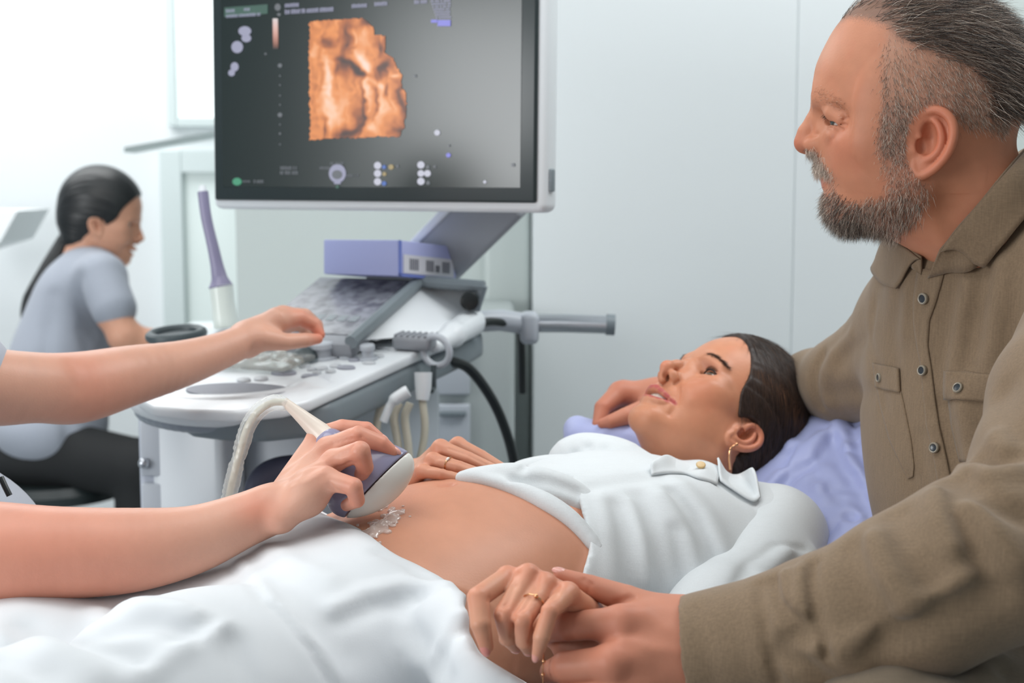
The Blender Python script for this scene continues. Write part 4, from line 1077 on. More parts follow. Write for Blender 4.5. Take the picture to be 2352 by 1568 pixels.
hairV = [(MF.w(v), q, c) for v, q, c in parts]
man_head = [(MF.w(V0), Q0, 0, C0)]
for sd_ in (-1, 1):
    ev, eq, ec = eyeball((sd_ * 0.0335, 0.0627, -0.0032), 0.0126, (sd_ * .50, 1, .03), srgb(62, 70, 68), MF); man_head.append((ev, eq, 1, ec))
M_skin_m = skin_mat('skin_ruddy', 0.10)
# ------------------------------------------------------------------ man: hands, shirt, trousers
man = thing('person', 'bearded person with swept back grey hair leaning over in an olive brown shirt', 'person')
skc = np.array(srgb(190, 128, 104)); skr = np.array(srgb(188, 112, 90))
def tone(V, base=None, spots=()):
    C = np.tile(np.asarray(skc if base is None else base, float), (len(V), 1))
    C = C * (1 + .05 * vnoise(V[:, 0], V[:, 1], V[:, 2], 60, 3)[:, None])
    for p, r, w_ in spots: C = mixc(C, skr if base is None else np.asarray(base) * [.95, .74, .68], w_ * np.exp(-((V - p) ** 2).sum(1) / r ** 2))
    return C
# left hand, holding
S = Sdf(0.0012)
wr = [P(1640, 1466, 1.095), P(1640, 1500, 1.085)]
idx = [J(1428, 1428, 1.078, 36), J(1310, 1438, 1.095, 34), J(1262, 1446, 1.12, 28), J(1262, 1462, 1.14, 22)]
mid = [J(1405, 1520, 1.062, 38), J(1300, 1530, 1.082, 35), J(1268, 1542, 1.11, 28), J(1275, 1552, 1.13, 22)]
rng_ = [J(1420, 1600, 1.062, 36), J(1310, 1605, 1.085, 33), J(1285, 1612, 1.11, 26)]
pin = [J(1450, 1668, 1.075, 32), J(1360, 1672, 1.10, 28), J(1335, 1672, 1.12, 22)]
for f, w0 in [(idx, P(1585, 1430, 1.10)), (mid, P(1590, 1478, 1.085)), (rng_, P(1590, 1525, 1.085)), (pin, P(1595, 1565, 1.095))]:
    S.cap(w0, f[0][0], 0.0190, f[0][1] * 1.05, k=0.016)
for f in (idx, mid, rng_, pin): digit(S, f)
S.ell(P(1500, 1500, 1.088), (0.040, 0.018, 0.036), np.stack([RGT, FWD, UPV], 1), k=0.012)
S.cap(P(1590, 1490, 1.09), P(1720, 1500, 1.09), 0.029, 0.031, k=0.02)
S.cap(P(1310, 1484, 1.135), P(1460, 1490, 1.112), .015, .017, k=.006)
th = [J(1545, 1420, 1.105, 42), J(1440, 1376, 1.112, 33), J(1356, 1346, 1.122, 26), J(1288, 1322, 1.128, 18)]
digit(S, th, k0=0.016)
ry = Ray(S, .004)
folds(S, ry, [([(1385, 1392), (1415, 1386), (1450, 1372)], .003, .0022), ([(1340, 1332), (1352, 1345), (1350, 1360)], .0018, .0010), ([(1345, 1328), (1360, 1342)], .0016, .0008),
              ([(1480, 1410), (1520, 1440), (1560, 1450)], .006, -.0012), ([(1430, 1470), (1500, 1490), (1560, 1495)], .005, -.0011), ([(1318, 1412), (1312, 1440), (1318, 1465)], .002, .0006), ([(1300, 1412), (1296, 1440)], .002, .0005)])
V, Q = S.mesh(2)
man_body = list(man_head)
man_body.append((V, Q, 0, tone(V, None, [(f[0][0], .016, .5) for f in (idx, mid)] + [(f[1][0], .014, .5) for f in (idx, mid)] + [(th[2][0], .014, .3), (th[3][0], .012, .4)])))
man_body.append(nail(th, UPV * .9 + RGT * .25 - FWD * .25, col=srgb(214, 158, 146)))
# right hand, hanging behind the pillow
S = Sdf(0.0014)
ix = [J(1424, 902, 1.79, 25), J(1384, 936, 1.765, 19), J(1375, 974, 1.755, 15), J(1381, 998, 1.755, 11)]
md = [J(1432, 900, 1.81, 25), J(1396, 930, 1.795, 19), J(1392, 968, 1.79, 15), J(1402, 990, 1.79, 11)]
rg = [J(1450, 905, 1.825, 24), J(1420, 930, 1.82, 18), J(1420, 962, 1.82, 14), J(1434, 978, 1.815, 11)]
tb_ = [J(1490, 938, 1.765, 26), J(1436, 956, 1.74, 20), J(1402, 968, 1.738, 16), J(1384, 972, 1.74, 12)]
for f in (ix, md, rg): S.cap(P(1520, 915, 1.80), f[0][0], .020, f[0][1], k=.012); digit(S, f)
digit(S, tb_, k0=.014)
S.cap(P(1520, 916, 1.80), P(1640, 915, 1.80), .025, .030, k=.015)
V, Q = S.mesh(2)
man_body.append((V, Q, 0, tone(V, None, [(ix[0][0], .02, .5), (ix[1][0], .016, .6), (ix[3][0], .014, .6), (tb_[3][0], .016, .4)])))
S = Sdf(0.006)      # neck and upper chest under the shirt
S.cap(MF.w(Lm(2275, 545)), P(2360, 760, 1.43), .052, .08); S.ell(P(2375, 860, 1.43), (.12, .09, .12), k=.03)
S.chain([P(2600, 690, 1.25), P(2440, 1090, 1.085), P(2395, 1235, 1.05), P(2100, 1366, 1.03), P(1690, 1488, 1.085)], [.055, .045, .044, .042, .028], k=.02); S.cap(P(2360, 760, 1.43), P(2600, 690, 1.25), .07, .055, k=.03)
S.chain([P(2360, 760, 1.43), P(2120, 775, 1.57), P(1945, 872, 1.67), P(1780, 905, 1.78), P(1610, 915, 1.80)], [.07, .05, .034, .028, .027], k=.02)
V, Q = S.mesh(2); man_body.append((V, Q, 0, tone(V)))
mb_ = body_obj('body', man_body, [M_skin_m, M_eye, M_nail], man)
Vh, Qh, Mh, Ch = join([(v, q, 0, c) for v, q, c in hairV[:2]]); put('hair', mesh_np('hair', Vh, Qh, Mh, Ch), M_hair, man)['kind'] = 'stuff'
Vh, Qh, Mh, Ch = join([(v, q, 0, c) for v, q, c in hairV[2:6]]); put('beard', mesh_np('beard', Vh, Qh, Mh, Ch), M_hair, man)['kind'] = 'stuff'
Vh, Qh, Mh, Ch = join([(v, q, 0, c) for v, q, c in hairV[6:]]); put('eyebrows', mesh_np('eyebrows', Vh, Qh, Mh, Ch), M_hair, man)['kind'] = 'stuff'

M_shirt = linen('olive_brown_linen', srgb(121, 101, 79), 700, .13)
mn_ = nrm(-.85 * RGT - .53 * FWD); ml_ = nrm(.53 * RGT - .85 * FWD); RMn = np.stack([ml_, mn_, UPV], 1)
S = Sdf(0.0038)
CH = P(2365, 850, 1.42)
S.ell(CH, (.195, .120, .215), RMn, k=0)
S.ell(P(2385, 1130, 1.41), (.178, .126, .215), RMn, k=.06)
S.cap(P(2255, 610, 1.43), P(2120, 735, 1.57), .050, .062, k=.05)
S.cap(P(2290, 560, 1.42), P(2560, 680, 1.27), .060, .070, k=.05)
S.ell(P(2205, 690, 1.40), (.06, .045, .06), RMn, k=.04); S.ell(P(2212, 640, 1.395), (.072, .046, .042), RMn, k=.03)
ra = [P(2120, 775, 1.57), P(2030, 840, 1.62), P(1945, 872, 1.67), P(1870, 885, 1.73), P(1780, 905, 1.78), P(1600, 915, 1.80)]
S.chain(ra, [.072, .060, .049, .040, .036, .033], k=.02, k0=.03)
S.ell(P(2255, 1380, 1.40), (.12, .09, .06), RMn, k=.05)
ry = Ray(S, .007)
folds(S, ry, [([(2190, 655), (2172, 740), (2160, 830), (2150, 930)], .010, .0055), ([(2225, 650), (2205, 740), (2190, 830)], .012, -.0045), ([(2262, 640), (2240, 740), (2222, 830)], .014, .0050),
              ([(2300, 600), (2290, 700), (2272, 820)], .014, -.0045), ([(2345, 600), (2330, 720), (2312, 830)], .014, .007), ([(2060, 680), (2048, 760), (2052, 830)], .012, .0025), ([(2085, 670), (2078, 760)], .010, -.003),
              ([(2006, 700), (1996, 780), (2012, 840), (2030, 930)], .010, .0042), ([(1985, 780), (1960, 800), (1930, 830)], .010, .0035), ([(1955, 770), (1925, 800), (1905, 850)], .009, -.003), ([(1890, 815), (1874, 850), (1872, 900), (1885, 935)], .006, .006),
              ([(1910, 815), (1895, 860), (1905, 930)], .008, -.003), ([(2000, 905), (1960, 900), (1900, 905)], .012, .004), ([(2168, 930), (2178, 1000), (2196, 1080), (2210, 1130)], .009, .019), ([(2215, 930), (2222, 1020), (2235, 1090)], .014, -.006),
              ([(2110, 1010), (2120, 1090), (2140, 1150)], .010, .0025), ([(2090, 1100), (2120, 1150), (2150, 1180)], .010, .003), ([(2265, 930), (2262, 1000)], .016, .004)])
S.disp(lambda X, Y, Z: .0016 * vnoise(X + 0 * Y + 0 * Z, Y + 0 * X + 0 * Z, Z + 0 * X + 0 * Y, 22, 5))
# neck opening
S.cap(P(2110, 380, 1.40), P(2214, 486, 1.415), .056, .058, k=.006, sub=True)
tV, tQ = S.mesh(2)
rt = Ray(VQ=(tV, tQ))
# near sleeve
S = Sdf(0.0032)
la = [P(2600, 690, 1.25), P(2490, 930, 1.135), P(2440, 1090, 1.085), P(2395, 1235, 1.05), P(2250, 1288, 1.03), P(2100, 1362, 1.03), P(1900, 1440, 1.05), P(1745, 1468, 1.07), P(1640, 1480, 1.08), P(1540, 1490, 1.088)]
S.chain(la, [.080, .070, .066, .064, .060, .058, .0505, .0415, .037, .036], k=.018)
S.ell(P(2330, 1180, 1.06), (.03, .03, .03), k=.03)
cuffn = nrm(la[-1] - la[-3]); cp = P(1578, 1488, 1.085)
def cut_cuff(X, Y, Z): return -((X - cp[0]) * cuffn[0] + (Y - cp[1]) * cuffn[1] + (Z - cp[2]) * cuffn[2])
S._op('cut', cut_cuff, cp - .09, cp + .09, .002)
S.cap(P(1500, 1492, 1.09), P(1655, 1482, 1.080), .0325, .033, k=.002, sub=True)
ry = Ray(S, .006)
folds(S, ry, [([(1745, 1340), (1752, 1400), (1765, 1480), (1790, 1568)], 0.0038, 0.00782), ([(1775, 1335), (1790, 1380), (1830, 1420), (1850, 1470)], 0.0059, 0.01130), ([(1800, 1322), (1800, 1370), (1822, 1400)], 0.0051, -0.00870),
              ([(1862, 1298), (1862, 1360), (1880, 1440), (1905, 1500)], 0.0051, 0.01218), ([(1845, 1305), (1842, 1370), (1858, 1430)], 0.0059, -0.00870), ([(1800, 1480), (1840, 1450), (1870, 1430)], 0.0059, 0.01044), ([(1790, 1500), (1850, 1530), (1900, 1568)], 0.0068, 0.01044), ([(1880, 1480), (1930, 1500), (1980, 1540)], 0.0085, -0.00696),
              ([(1960, 1260), (1975, 1330), (2010, 1400), (2050, 1440)], 0.0119, 0.00870), ([(2000, 1240), (2040, 1330), (2080, 1380)], 0.0110, -0.00696), ([(2060, 1180), (2090, 1260), (2140, 1330)], 0.0119, 0.00870),
              ([(1930, 1490), (2040, 1430), (2140, 1370), (2230, 1320)], 0.0076, -0.00782), ([(2030, 1470), (2150, 1410), (2280, 1360)], 0.0136, 0.00870), ([(2205, 1092), (2250, 1130), (2300, 1160), (2352, 1180)], 0.0085, 0.01740), ([(2215, 1075), (2270, 1090), (2330, 1085)], 0.0085, -0.00870),
              ([(2180, 1105), (2200, 1170), (2230, 1230), (2252, 1290)], 0.0102, 0.01044), ([(2160, 1125), (2165, 1190), (2190, 1250)], 0.0102, -0.00870), ([(2225, 1150), (2280, 1220), (2340, 1290)], 0.0102, -0.00870), ([(2240, 1060), (2290, 1060), (2345, 1040)], 0.0085, 0.01044),
              ([(2300, 900), (2320, 960), (2350, 1000)], 0.0127, 0.00696), ([(2290, 1000), (2320, 1030), (2352, 1030)], 0.0102, -0.00522), ([(1600, 1400), (1620, 1480), (1640, 1560)], 0.0085, 0.00209)])
S.disp(lambda X, Y, Z: .0014 * vnoise(X + 0 * Y + 0 * Z, Y + 0 * X + 0 * Z, Z + 0 * X + 0 * Y, 26, 9))
sV, sQ = S.mesh(2)
rs = Ray(VQ=(sV, sQ))
shirt = cloth('shirt', [(tV, tQ), (sV, sQ)], M_shirt, man)
# collar: leaf folded over a stand
rh = Ray(VQ=(man_head[0][0], man_head[0][1]))
def onm(px, py, lift, d=None):
    """on the shirt or neck, whichever the eye meets first"""
    c = [q for q in (rt(px, py, lift), rh(px, py, lift)) if q is not None]
    return min(c, key=lambda q: np.linalg.norm(q - CAM)) if c else P(px, py, d)
fold_ = spline([onm(2166, 566, .010), onm(2205, 512, .010), onm(2288, 410, .012), P(2375, 326, 1.335), P(2410, 312, 1.43), P(2340, 350, 1.53), P(2210, 440, 1.555), P(2090, 512, 1.52), P(2036, 546, 1.46), onm(2080, 570, .012, 1.43), onm(2130, 602, .012, 1.38)], 7)
leaf_ = spline([onm(2276, 616, .007), onm(2322, 565, .009), onm(2392, 490, .010, 1.24), P(2460, 420, 1.31), P(2490, 405, 1.44), P(2410, 440, 1.58), P(2240, 520, 1.62), P(2075, 590, 1.56), onm(2014, 614, .006, 1.50), onm(2030, 648, .006, 1.46), onm(2066, 660, .006, 1.43)], 7)
base_ = spline([onm(2136, 640, .004), onm(2180, 626, .004), onm(2262, 604, .004), P(2370, 420, 1.37), P(2395, 400, 1.43), P(2330, 440, 1.51), P(2215, 520, 1.53), P(2110, 585, 1.49), P(2072, 606, 1.455), onm(2100, 618, .003, 1.42), onm(2120, 632, .003, 1.39)], 7)
rows = []
for t in np.linspace(0, 1, 9):
    bul = 0.007 * math.sin(math.pi * min(t * 1.3, 1)); rows.append(fold_ * (1 - t) + leaf_ * t + UPV * bul - FWD * bul * .4)
ctr_ = fold_.mean(0); fin_ = fold_ + (ctr_ - fold_) * .03
rows2 = [fin_ * (1 - t) + base_ * t for t in np.linspace(0, 1, 6)]
cloth('collar', [slab(np.array(rows), .0024), slab(np.array(rows2), 0.0020)], M_shirt, shirt)
# button strip, pockets, buttons
cloth('placket', [patch(rt, [[(2110, 618), (2172, 618)], [(2099, 687), (2153, 687)], [(2100, 737), (2136, 737)], [(2108, 792), (2132, 792)], [(2118, 843), (2140, 843)], [(2122, 900), (2147, 900)], [(2130, 976), (2157, 976)], [(2144, 1031), (2170, 1031)], [(2160, 1128), (2190, 1128)], [(2180, 1200), (2210, 1200)]], 7, 60, .0022, .0030)], M_shirt, shirt)
pk1 = cloth('pocket', [patch(rt, [[(2013, 880), (2070, 895)], [(2022, 930), (2078, 930)], [(2044, 1010), (2094, 1010)], [(2078, 1082), (2101, 1070)], [(2088, 1100), (2099, 1094)]], 12, 24, .0014, .0022)], M_shirt, shirt)
cloth('pocket_flap', [patch(rt, [[(2009, 834), (2068, 846)], [(2016, 890), (2071, 902)]], 12, 10, .0034, .0028)], M_shirt, pk1)
pk2 = cloth('pocket', [patch(rt, [[(2177, 900), (2300, 908)], [(2186, 980), (2275, 985)], [(2205, 1060), (2262, 1060)]], 16, 20, .0014, .0022)], M_shirt, shirt)
cloth('pocket_flap', [patch(rt, [[(2175, 852), (2300, 861)], [(2172, 916), (2296, 926)]], 16, 10, .0036, .0028)], M_shirt, pk2)
M_but = mat('dark_horn', srgb(44, 50, 56), 0.25); M_rim = mat('pale_horn', srgb(150, 142, 128), 0.35)
for px, py, r, par in [(2127, 685, 12.5, shirt), (2125, 851, 11.5, shirt), (2151, 1028, 11.5, shirt), (2028, 867, 10.5, pk1), (2206, 894, 11.5, pk2)]:
    c, n = rt.cn(px, py); r_m = px2m(r * 1.12, 1.30) ; c = c + n * .0042
    bt = MB().lathe([(r_m * .95, -.0015), (r_m, 0), (r_m, .0012), (r_m * .86, .0022), (r_m * .70, .0018), (r_m * .69, .0005)], c, n, 24).build('button', M_rim, par)
    MB().lathe([(r_m * .71, 0), (r_m * .71, .0010), (r_m * .4, .0007), (.0003, .0006)], c, n, 20).build('button_face', M_but, bt)
# trousers
S = Sdf(0.006)
S.chain([P(2520, 1560, 1.28), P(2300, 1668, 1.15), P(2060, 1780, 1.0)], [.10, .088, .075], k=.02)
kn = P(2060, 1780, 1.0); kn2 = P(2150, 1700, 1.3)
for kk in (kn, kn2): S.chain([kk, np.array([kk[0] + .05, kk[1] + .02, .10])], [.075, .055], k=.02)
S.ell(P(2500, 1560, 1.34), (.18, .13, .12), RMn, k=.05); S.chain([P(2420, 1560, 1.45), P(2150, 1700, 1.3)], [.10, .08], k=.03)
ry = Ray(S, .01)
folds(S, ry, [([(2180, 1540), (2240, 1500), (2340, 1460)], .008, .004), ([(2240, 1560), (2300, 1500)], .010, -.004), ([(2300, 1540), (2352, 1480)], .010, .005), ([(2110, 1560), (2200, 1530)], .01, .003)])
V, Q = S.mesh(2); cloth('trousers', [(V, Q)], linen('brown_cotton', srgb(112, 98, 80), 500, .08), man)
for kk in (kn, kn2):
    S = Sdf(.005); S.ell((kk[0] + .01, kk[1] - .02, .045), (.125, .052, .048), np.stack([ml_ * 0 + mn_, ml_, UPV * 0 + np.array([0, 0, 1.0])], 1), k=0); S.half((0, 0, .004), (0, 0, -1), .004); V, Q = S.mesh(1); cloth('shoe', [(V, Q)], mat('dark_leather', srgb(50, 42, 36), .4), man)
# black band just inside the cuff opening
wb = MB(); wb.tube([P(1590, 1490, 1.088), P(1606, 1489, 1.087)], .0318, 28); wb.build('cuff_band', mat('black_band', srgb(24, 26, 30), 0.5), man)
settle(man, tuple(np.array(P(2400, 1560, 1.40)) * [1, 1, 0]))
# ------------------------------------------------------------------ examination couch and pillow
bax = P(1480, 1230, 1.55) - P(760, 1330, 1.32); bax = nrm([bax[0], bax[1], 0]); bsd = np.array([bax[1], -bax[0], 0.0]); Z3 = np.array([0, 0, 1.0])
RB = np.stack([bax, bsd, Z3], 1)                         # along the couch towards the head, towards the viewer, up
BC = P(1085, 1345, 1.42); BC = np.array([BC[0], BC[1], 0.0])
B = lambda a, b, z: BC + bax * a + bsd * b + Z3 * z
bed = thing('examination_couch', 'examination couch hidden under the white sheet with a grey padded head end', 'couch')
M_vinyl = mat('grey_vinyl', srgb(150, 156, 162), 0.45, bump=.1, bscale=300)
MB().box(B(-0.42, 0.0, 0.635), (1.30, 0.56, 0.09), RB, bev=0.02, seg=4).build('mattress', M_vinyl, bed)
hr = nrm(bax * math.cos(.30) + Z3 * math.sin(.30)); hn = np.cross(bsd, hr); hn = hn if hn[2] > 0 else -hn
MB().box(B(0.22, 0, 0.635) + hr * 0.20, (0.44, 0.56, 0.08), np.stack([hr, bsd, hn], 1), bev=0.02, seg=4).build('head_section', M_vinyl, bed)
MB().box(B(-0.35, 0, 0.56), (1.2, 0.46, 0.06), RB, bev=0.01).build('frame', M_gp if 'M_gp' in globals() else M_vinyl, bed)
for a in (-0.8, 0.1):
    MB().box(B(a, 0, 0.28), (0.10, 0.34, 0.52), RB, bev=0.01).build('leg', M_body if 'M_body' in globals() else M_vinyl, bed)
MB().box(B(-0.35, 0, 0.03), (1.3, 0.5, 0.05), RB, bev=0.01).build('base', M_body if 'M_body' in globals() else M_vinyl, bed)
settle(bed, tuple(B(-0.4, 0, 0.0)))
# pillow in a creased blue disposable cover
M_blue = mat('blue_nonwoven', srgb(164, 172, 216), 0.45, bump=.15, bscale=500, **{'Sheen Weight': 0.2})
S = Sdf(0.0035)
pc = P(1875, 1195, 1.675)
pax = nrm(bax * .86 + Z3 * .50); pn = np.cross(bsd, pax); pn = pn if pn[2] > 0 else -pn
RP = np.stack([pax, bsd, pn], 1)
S.box(pc, (0.190, 0.275, 0.062), RP, rad=0.055, k=0)
S.ell(pc + pn * .035, (.15, .21, .055), RP, k=.05)
S.box(P(1930, 1060, 1.72), (.085, .17, .07), RP, rad=.05, k=.03)
S.chain([P(1325, 985, 1.80), P(1345, 1010, 1.78), P(1400, 1030, 1.76), P(1480, 1040, 1.76)], [.017, .022, .032, .045], k=.02)
ry = Ray(S, .01)
rr_ = np.random.default_rng(12)
its = [([(1758, 1130), (1830, 1050), (1905, 990), (1960, 950)], .008, -0.00840), ([(1770, 1140), (1850, 1075), (1930, 1010)], .010, 0.00700), ([(1905, 985), (1930, 1060), (1965, 1110), (1995, 1180)], .009, 0.00840), ([(1925, 975), (1955, 1060), (1985, 1110)], .010, -0.00840),
       ([(1990, 960), (2010, 1030), (2045, 1080)], .012, -0.01120), ([(1960, 960), (1975, 1040), (2010, 1080)], .010, 0.00840), ([(1880, 1120), (1930, 1170), (1950, 1230), (1900, 1285)], .008, -0.00700), ([(1900, 1130), (1950, 1180), (1985, 1200)], .008, 0.00700),
       ([(1985, 1200), (2020, 1150), (2060, 1130)], .010, -0.00840), ([(1900, 1260), (1960, 1215), (2020, 1200)], .008, -0.00700), ([(1840, 1180), (1870, 1230), (1880, 1270)], .008, 0.00560), ([(1400, 1000), (1450, 1020), (1490, 1050)], .008, 0.00420)]
for i in range(46):
    x, y = rr_.uniform(1760, 2090), rr_.uniform(960, 1280); a = rr_.uniform(0, 6.28); l = rr_.uniform(25, 80)
    its.append(([(x, y), (x + l * .5 * math.cos(a) + 6, y + l * .5 * math.sin(a)), (x + l * math.cos(a + .3), y + l * math.sin(a + .3))], rr_.uniform(.004, .008), rr_.choice([-1, 1]) * rr_.uniform(.003, .0065)))
folds(S, ry, its)
V, Q = S.mesh(1)
pw = thing('pillow', 'pillow in a creased blue disposable cover under the dark haired head', 'pillow', loc=tuple(pc - pn * .06))
po = put('pillow_cover', mesh_np('pillow_cover', V, Q), M_blue, pw); po.matrix_parent_inverse = Matrix.Translation(-Vector(pc - pn * .06))
# ------------------------------------------------------------------ reclining woman: head
WF = Frame(P(1646, 963, 1.70), camvec(.526, .044, .849), camvec(-.484, .837, .256), camvec(.699, .546, -.462), 0.913)
S = Sdf(0.0011)
S.ell((0, -0.012, 0.032), (0.073, 0.095, 0.090), k=0)
S.ell((0, 0.020, 0.042), (0.059, 0.060, 0.062), k=0.03)
S.ell((0, 0.028, -0.018), (0.055, 0.050, 0.066), k=0.03)
S.ell((0, 0.052, -0.046), (0.034, 0.033, 0.034), k=0.02)
for s_ in (-1, 1):
    S.cap((s_ * 0.047, 0.000, -0.052), (s_ * 0.012, 0.066, -0.094), 0.022, 0.0145, k=0.02)
    S.ell((s_ * 0.036, 0.026, -0.046), (0.027, 0.040, 0.036), k=0.02)
    S.ell((s_ * 0.036, 0.056, -0.034), (0.019, 0.019, 0.018), k=0.014)
    S.ell((s_ * 0.046, 0.046, -0.016), (0.018, 0.024, 0.015), k=0.016)
S.ell((0, 0.0665, -0.0955), (0.0170, 0.0165, 0.0155), k=0.016)
S.ell((0, 0.024, -0.082), (0.036, 0.044, 0.024), k=0.02)
S.chain([(-0.038, 0.066, 0.016), (-0.018, 0.0755, 0.018), (0, 0.0770, 0.018), (0.018, 0.0755, 0.018), (0.038, 0.066, 0.016)], [.008, .0095, .0095, .0095, .008], k=0.012)
for s_ in (-1, 1): S.ell((s_ * 0.032, 0.096, -0.001), (0.019, 0.026, 0.0110), k=0.012, sub=True)
S.chain([(0, 0.0785, 0.012), (0, 0.0865, 0.000), (0, 0.0945, -0.014), (0, 0.1015, -0.0260)], [.0062, .0058, .0060, .0072], k=0.006, k0=.01)
S.ell((0, 0.1015, -0.0300), (.0086, .0088, .0080), k=0.004)
for s_ in (-1, 1):
    S.ell((s_ * 0.0115, 0.0900, -0.0340), (.0054, .0092, .0062), k=0.005)
    S.cap((s_ * 0.009, 0.078, -0.002), (s_ * 0.012, 0.083, -0.030), .0055, .006, k=0.012)
S.cap((0, 0.1010, -0.0360), (0, 0.0925, -0.0450), .0044, .0050, k=0.004)
for s_ in (-1, 1):
    S.ell((s_ * 0.0060, 0.0960, -0.0412), (.0032, .0060, .0042), k=0.002, sub=True)
    S.fold([(s_ * 0.0170, 0.091, -0.028), (s_ * 0.0190, 0.083, -0.033), (s_ * 0.0160, 0.083, -0.040)], 0.0024, 0.0024)
for s_ in (-1, 1):
    e = np.array([s_ * 0.0320, 0.0600, -0.0005])
    S.ell(e, (.0152, .0140, .0132), k=0.004)
    S.ell(e + (s_ * .0140, -.006, -.001), (.010, .012, .010), k=0.010)
    S.ell(e + (s_ * 0.0005, 0.012, 0.0000), (.0126, .014, .0050), k=0.0010, sub=True)
    S.ell(e + (s_ * 0.0095, 0.0080, 0.0006), (.0065, .012, .0032), k=0.0010, sub=True)
    S.fold([e + (s_ * -.010, .0125, .0060), e + (0, .0150, .0083), e + (s_ * .012, .0090, .0062)], 0.0014, 0.0018)
    S.ell(e + (0, .0105, -.0095), (.012, .005, .0040), k=0.005)
    S.fold([e + (s_ * -.010, .0125, -.0125), e + (s_ * .002, .0125, -.0150), e + (s_ * .014, .006, -.0125)], 0.0024, 0.0012)
    # smile crease
    S.fold([(s_ * 0.0190, 0.083, -0.040), (s_ * 0.0290, 0.075, -0.052), (s_ * 0.0345, 0.068, -0.070), (s_ * 0.033, 0.064, -0.080)], 0.0042, 0.0024)
    S.fold([(s_ * 0.0345, 0.075, -0.040), (s_ * 0.0430, 0.064, -0.052)], 0.010, -0.0028)
    S.ell((s_ * 0.0300, 0.0700, -0.0655), (.004, .006, .004), k=.004, sub=True)
# open smiling mouth
S.chain([(-0.022, .064, -.069), (0, .078, -.0705), (.022, .064, -.069)], [.008, .012, .008], k=.012)
for x, y, z, rx, rz in [(0, .088, -.0698, .013, .0062), (.012, .082, -.0690, .013, .0056), (-.012, .082, -.0690, .013, .0056), (.022, .073, -.0668, .0080, .0034), (-.022, .073, -.0668, .0080, .0034)]:
    S.ell((x, y, z), (rx, .020, rz), k=0.0015, sub=True)
S.chain(spline([(-0.0300, 0.0675, -0.0640), (-0.0180, 0.0825, -0.0632), (-0.0055, 0.0900, -0.0608), (0, 0.0900, -0.0618), (0.0055, 0.0900, -0.0608), (0.0180, 0.0825, -0.0632), (0.0300, 0.0675, -0.0640)], 4), list(np.interp(np.linspace(0, 1, 25), [0, .25, .5, .75, 1], [.0022, .0042, .0048, .0042, .0022])), k=0.002)
S.chain(spline([(-0.0290, 0.0675, -0.0660), (-0.0165, 0.0795, -0.0748), (0, 0.0845, -0.0778), (0.0165, 0.0795, -0.0748), (0.0290, 0.0675, -0.0660)], 5), list(np.interp(np.linspace(0, 1, 21), [0, .25, .5, .75, 1], [.0020, .0044, .0050, .0044, .0020])), k=0.002)
S.fold([(-0.013, 0.078, -0.0850), (0, 0.081, -0.0862), (0.013, 0.078, -0.0850)], 0.0050, 0.0012)
S.fold([(0, 0.094, -0.050), (0, 0.093, -0.057)], 0.0025, 0.0010)
for s_ in (-1, 1): ear(S, (0.0660, -0.008, -0.0260), s_, H=0.0500, tilt=-0.28, flare=.26, lobe=.85)
S2 = Sdf(0.0018); S2.ops = list(S.ops); S2.cap((0, -0.030, -0.040), (0, -.045, -.150), 0.050, 0.052, k=0.03); Vg, Qg = S2.mesh(1)
nb = WF.l(P(1592, 1125, 1.69)); nb2 = WF.l(P(1580, 1190, 1.68))
S.cap((0, -0.030, -0.040), nb, 0.052, 0.056, k=0.03); S.cap((0, 0.010, -0.075), nb + (0, .018, 0), 0.030, 0.040, k=0.03); S.cap(nb, nb2, .056, .075, k=.03)
V, Q = S.mesh(2)
A_ = V.copy(); A_[:, 0] = np.abs(A_[:, 0])
C = np.tile(np.array(srgb(199, 137, 106)), (len(V), 1)); red = np.array(srgb(190, 100, 76))
C = C * (1 + .045 * vnoise(V[:, 0], V[:, 1], V[:, 2], 55, 21) + .03 * vnoise(V[:, 0], V[:, 1], V[:, 2], 160, 22))[:, None]; C[:, 1:] *= (1 - .05 * np.maximum(vnoise(V[:, 0], V[:, 1], V[:, 2], 85, 23), 0))[:, None]
C = mixc(C, red, .42 * gauss(A_, (.042, .055, -.034), (.022, .03, .022)))
C = mixc(C, np.array(srgb(206, 122, 96)), .5 * gauss(V, (0, .108, -.033), (.012, .012, .010)))
C = mixc(C, np.array(srgb(206, 118, 92)), .6 * gauss(A_, (.085, -.012, -.012), (.02, .024, .04)))
lip = np.maximum.reduce([gauss(A_, (x, y, z), (.0070, .0095, .0042)) for x, y, z in [(0, .093, -.0625), (.007, .0925, -.0615), (.014, .087, -.0630), (.021, .080, -.0640), (.028, .071, -.0650), (0, .089, -.0758), (.008, .0875, -.0750), (.015, .083, -.0733), (.022, .076, -.0695)]])
C = mixc(C, np.array(srgb(176, 84, 80)), 2.2 * (lip - .30))
C = mixc(C, np.array(srgb(150, 92, 74)), .55 * np.maximum(gauss(A_, (.032, .076, .0085), (.013, .012, .0035)), gauss(A_, (.046, .066, .003), (.006, .01, .005))))
Vw, Qw = V, Q
woman_parts = [(WF.w(V), Q, 0, C)]
for s_ in (-1, 1):
    ev, eq, ec = eyeball((s_ * 0.0320, 0.0600, -0.0005), 0.0126, (0.30, 1, .30), srgb(96, 84, 70), WF); woman_parts.append((ev, eq, 1, ec))
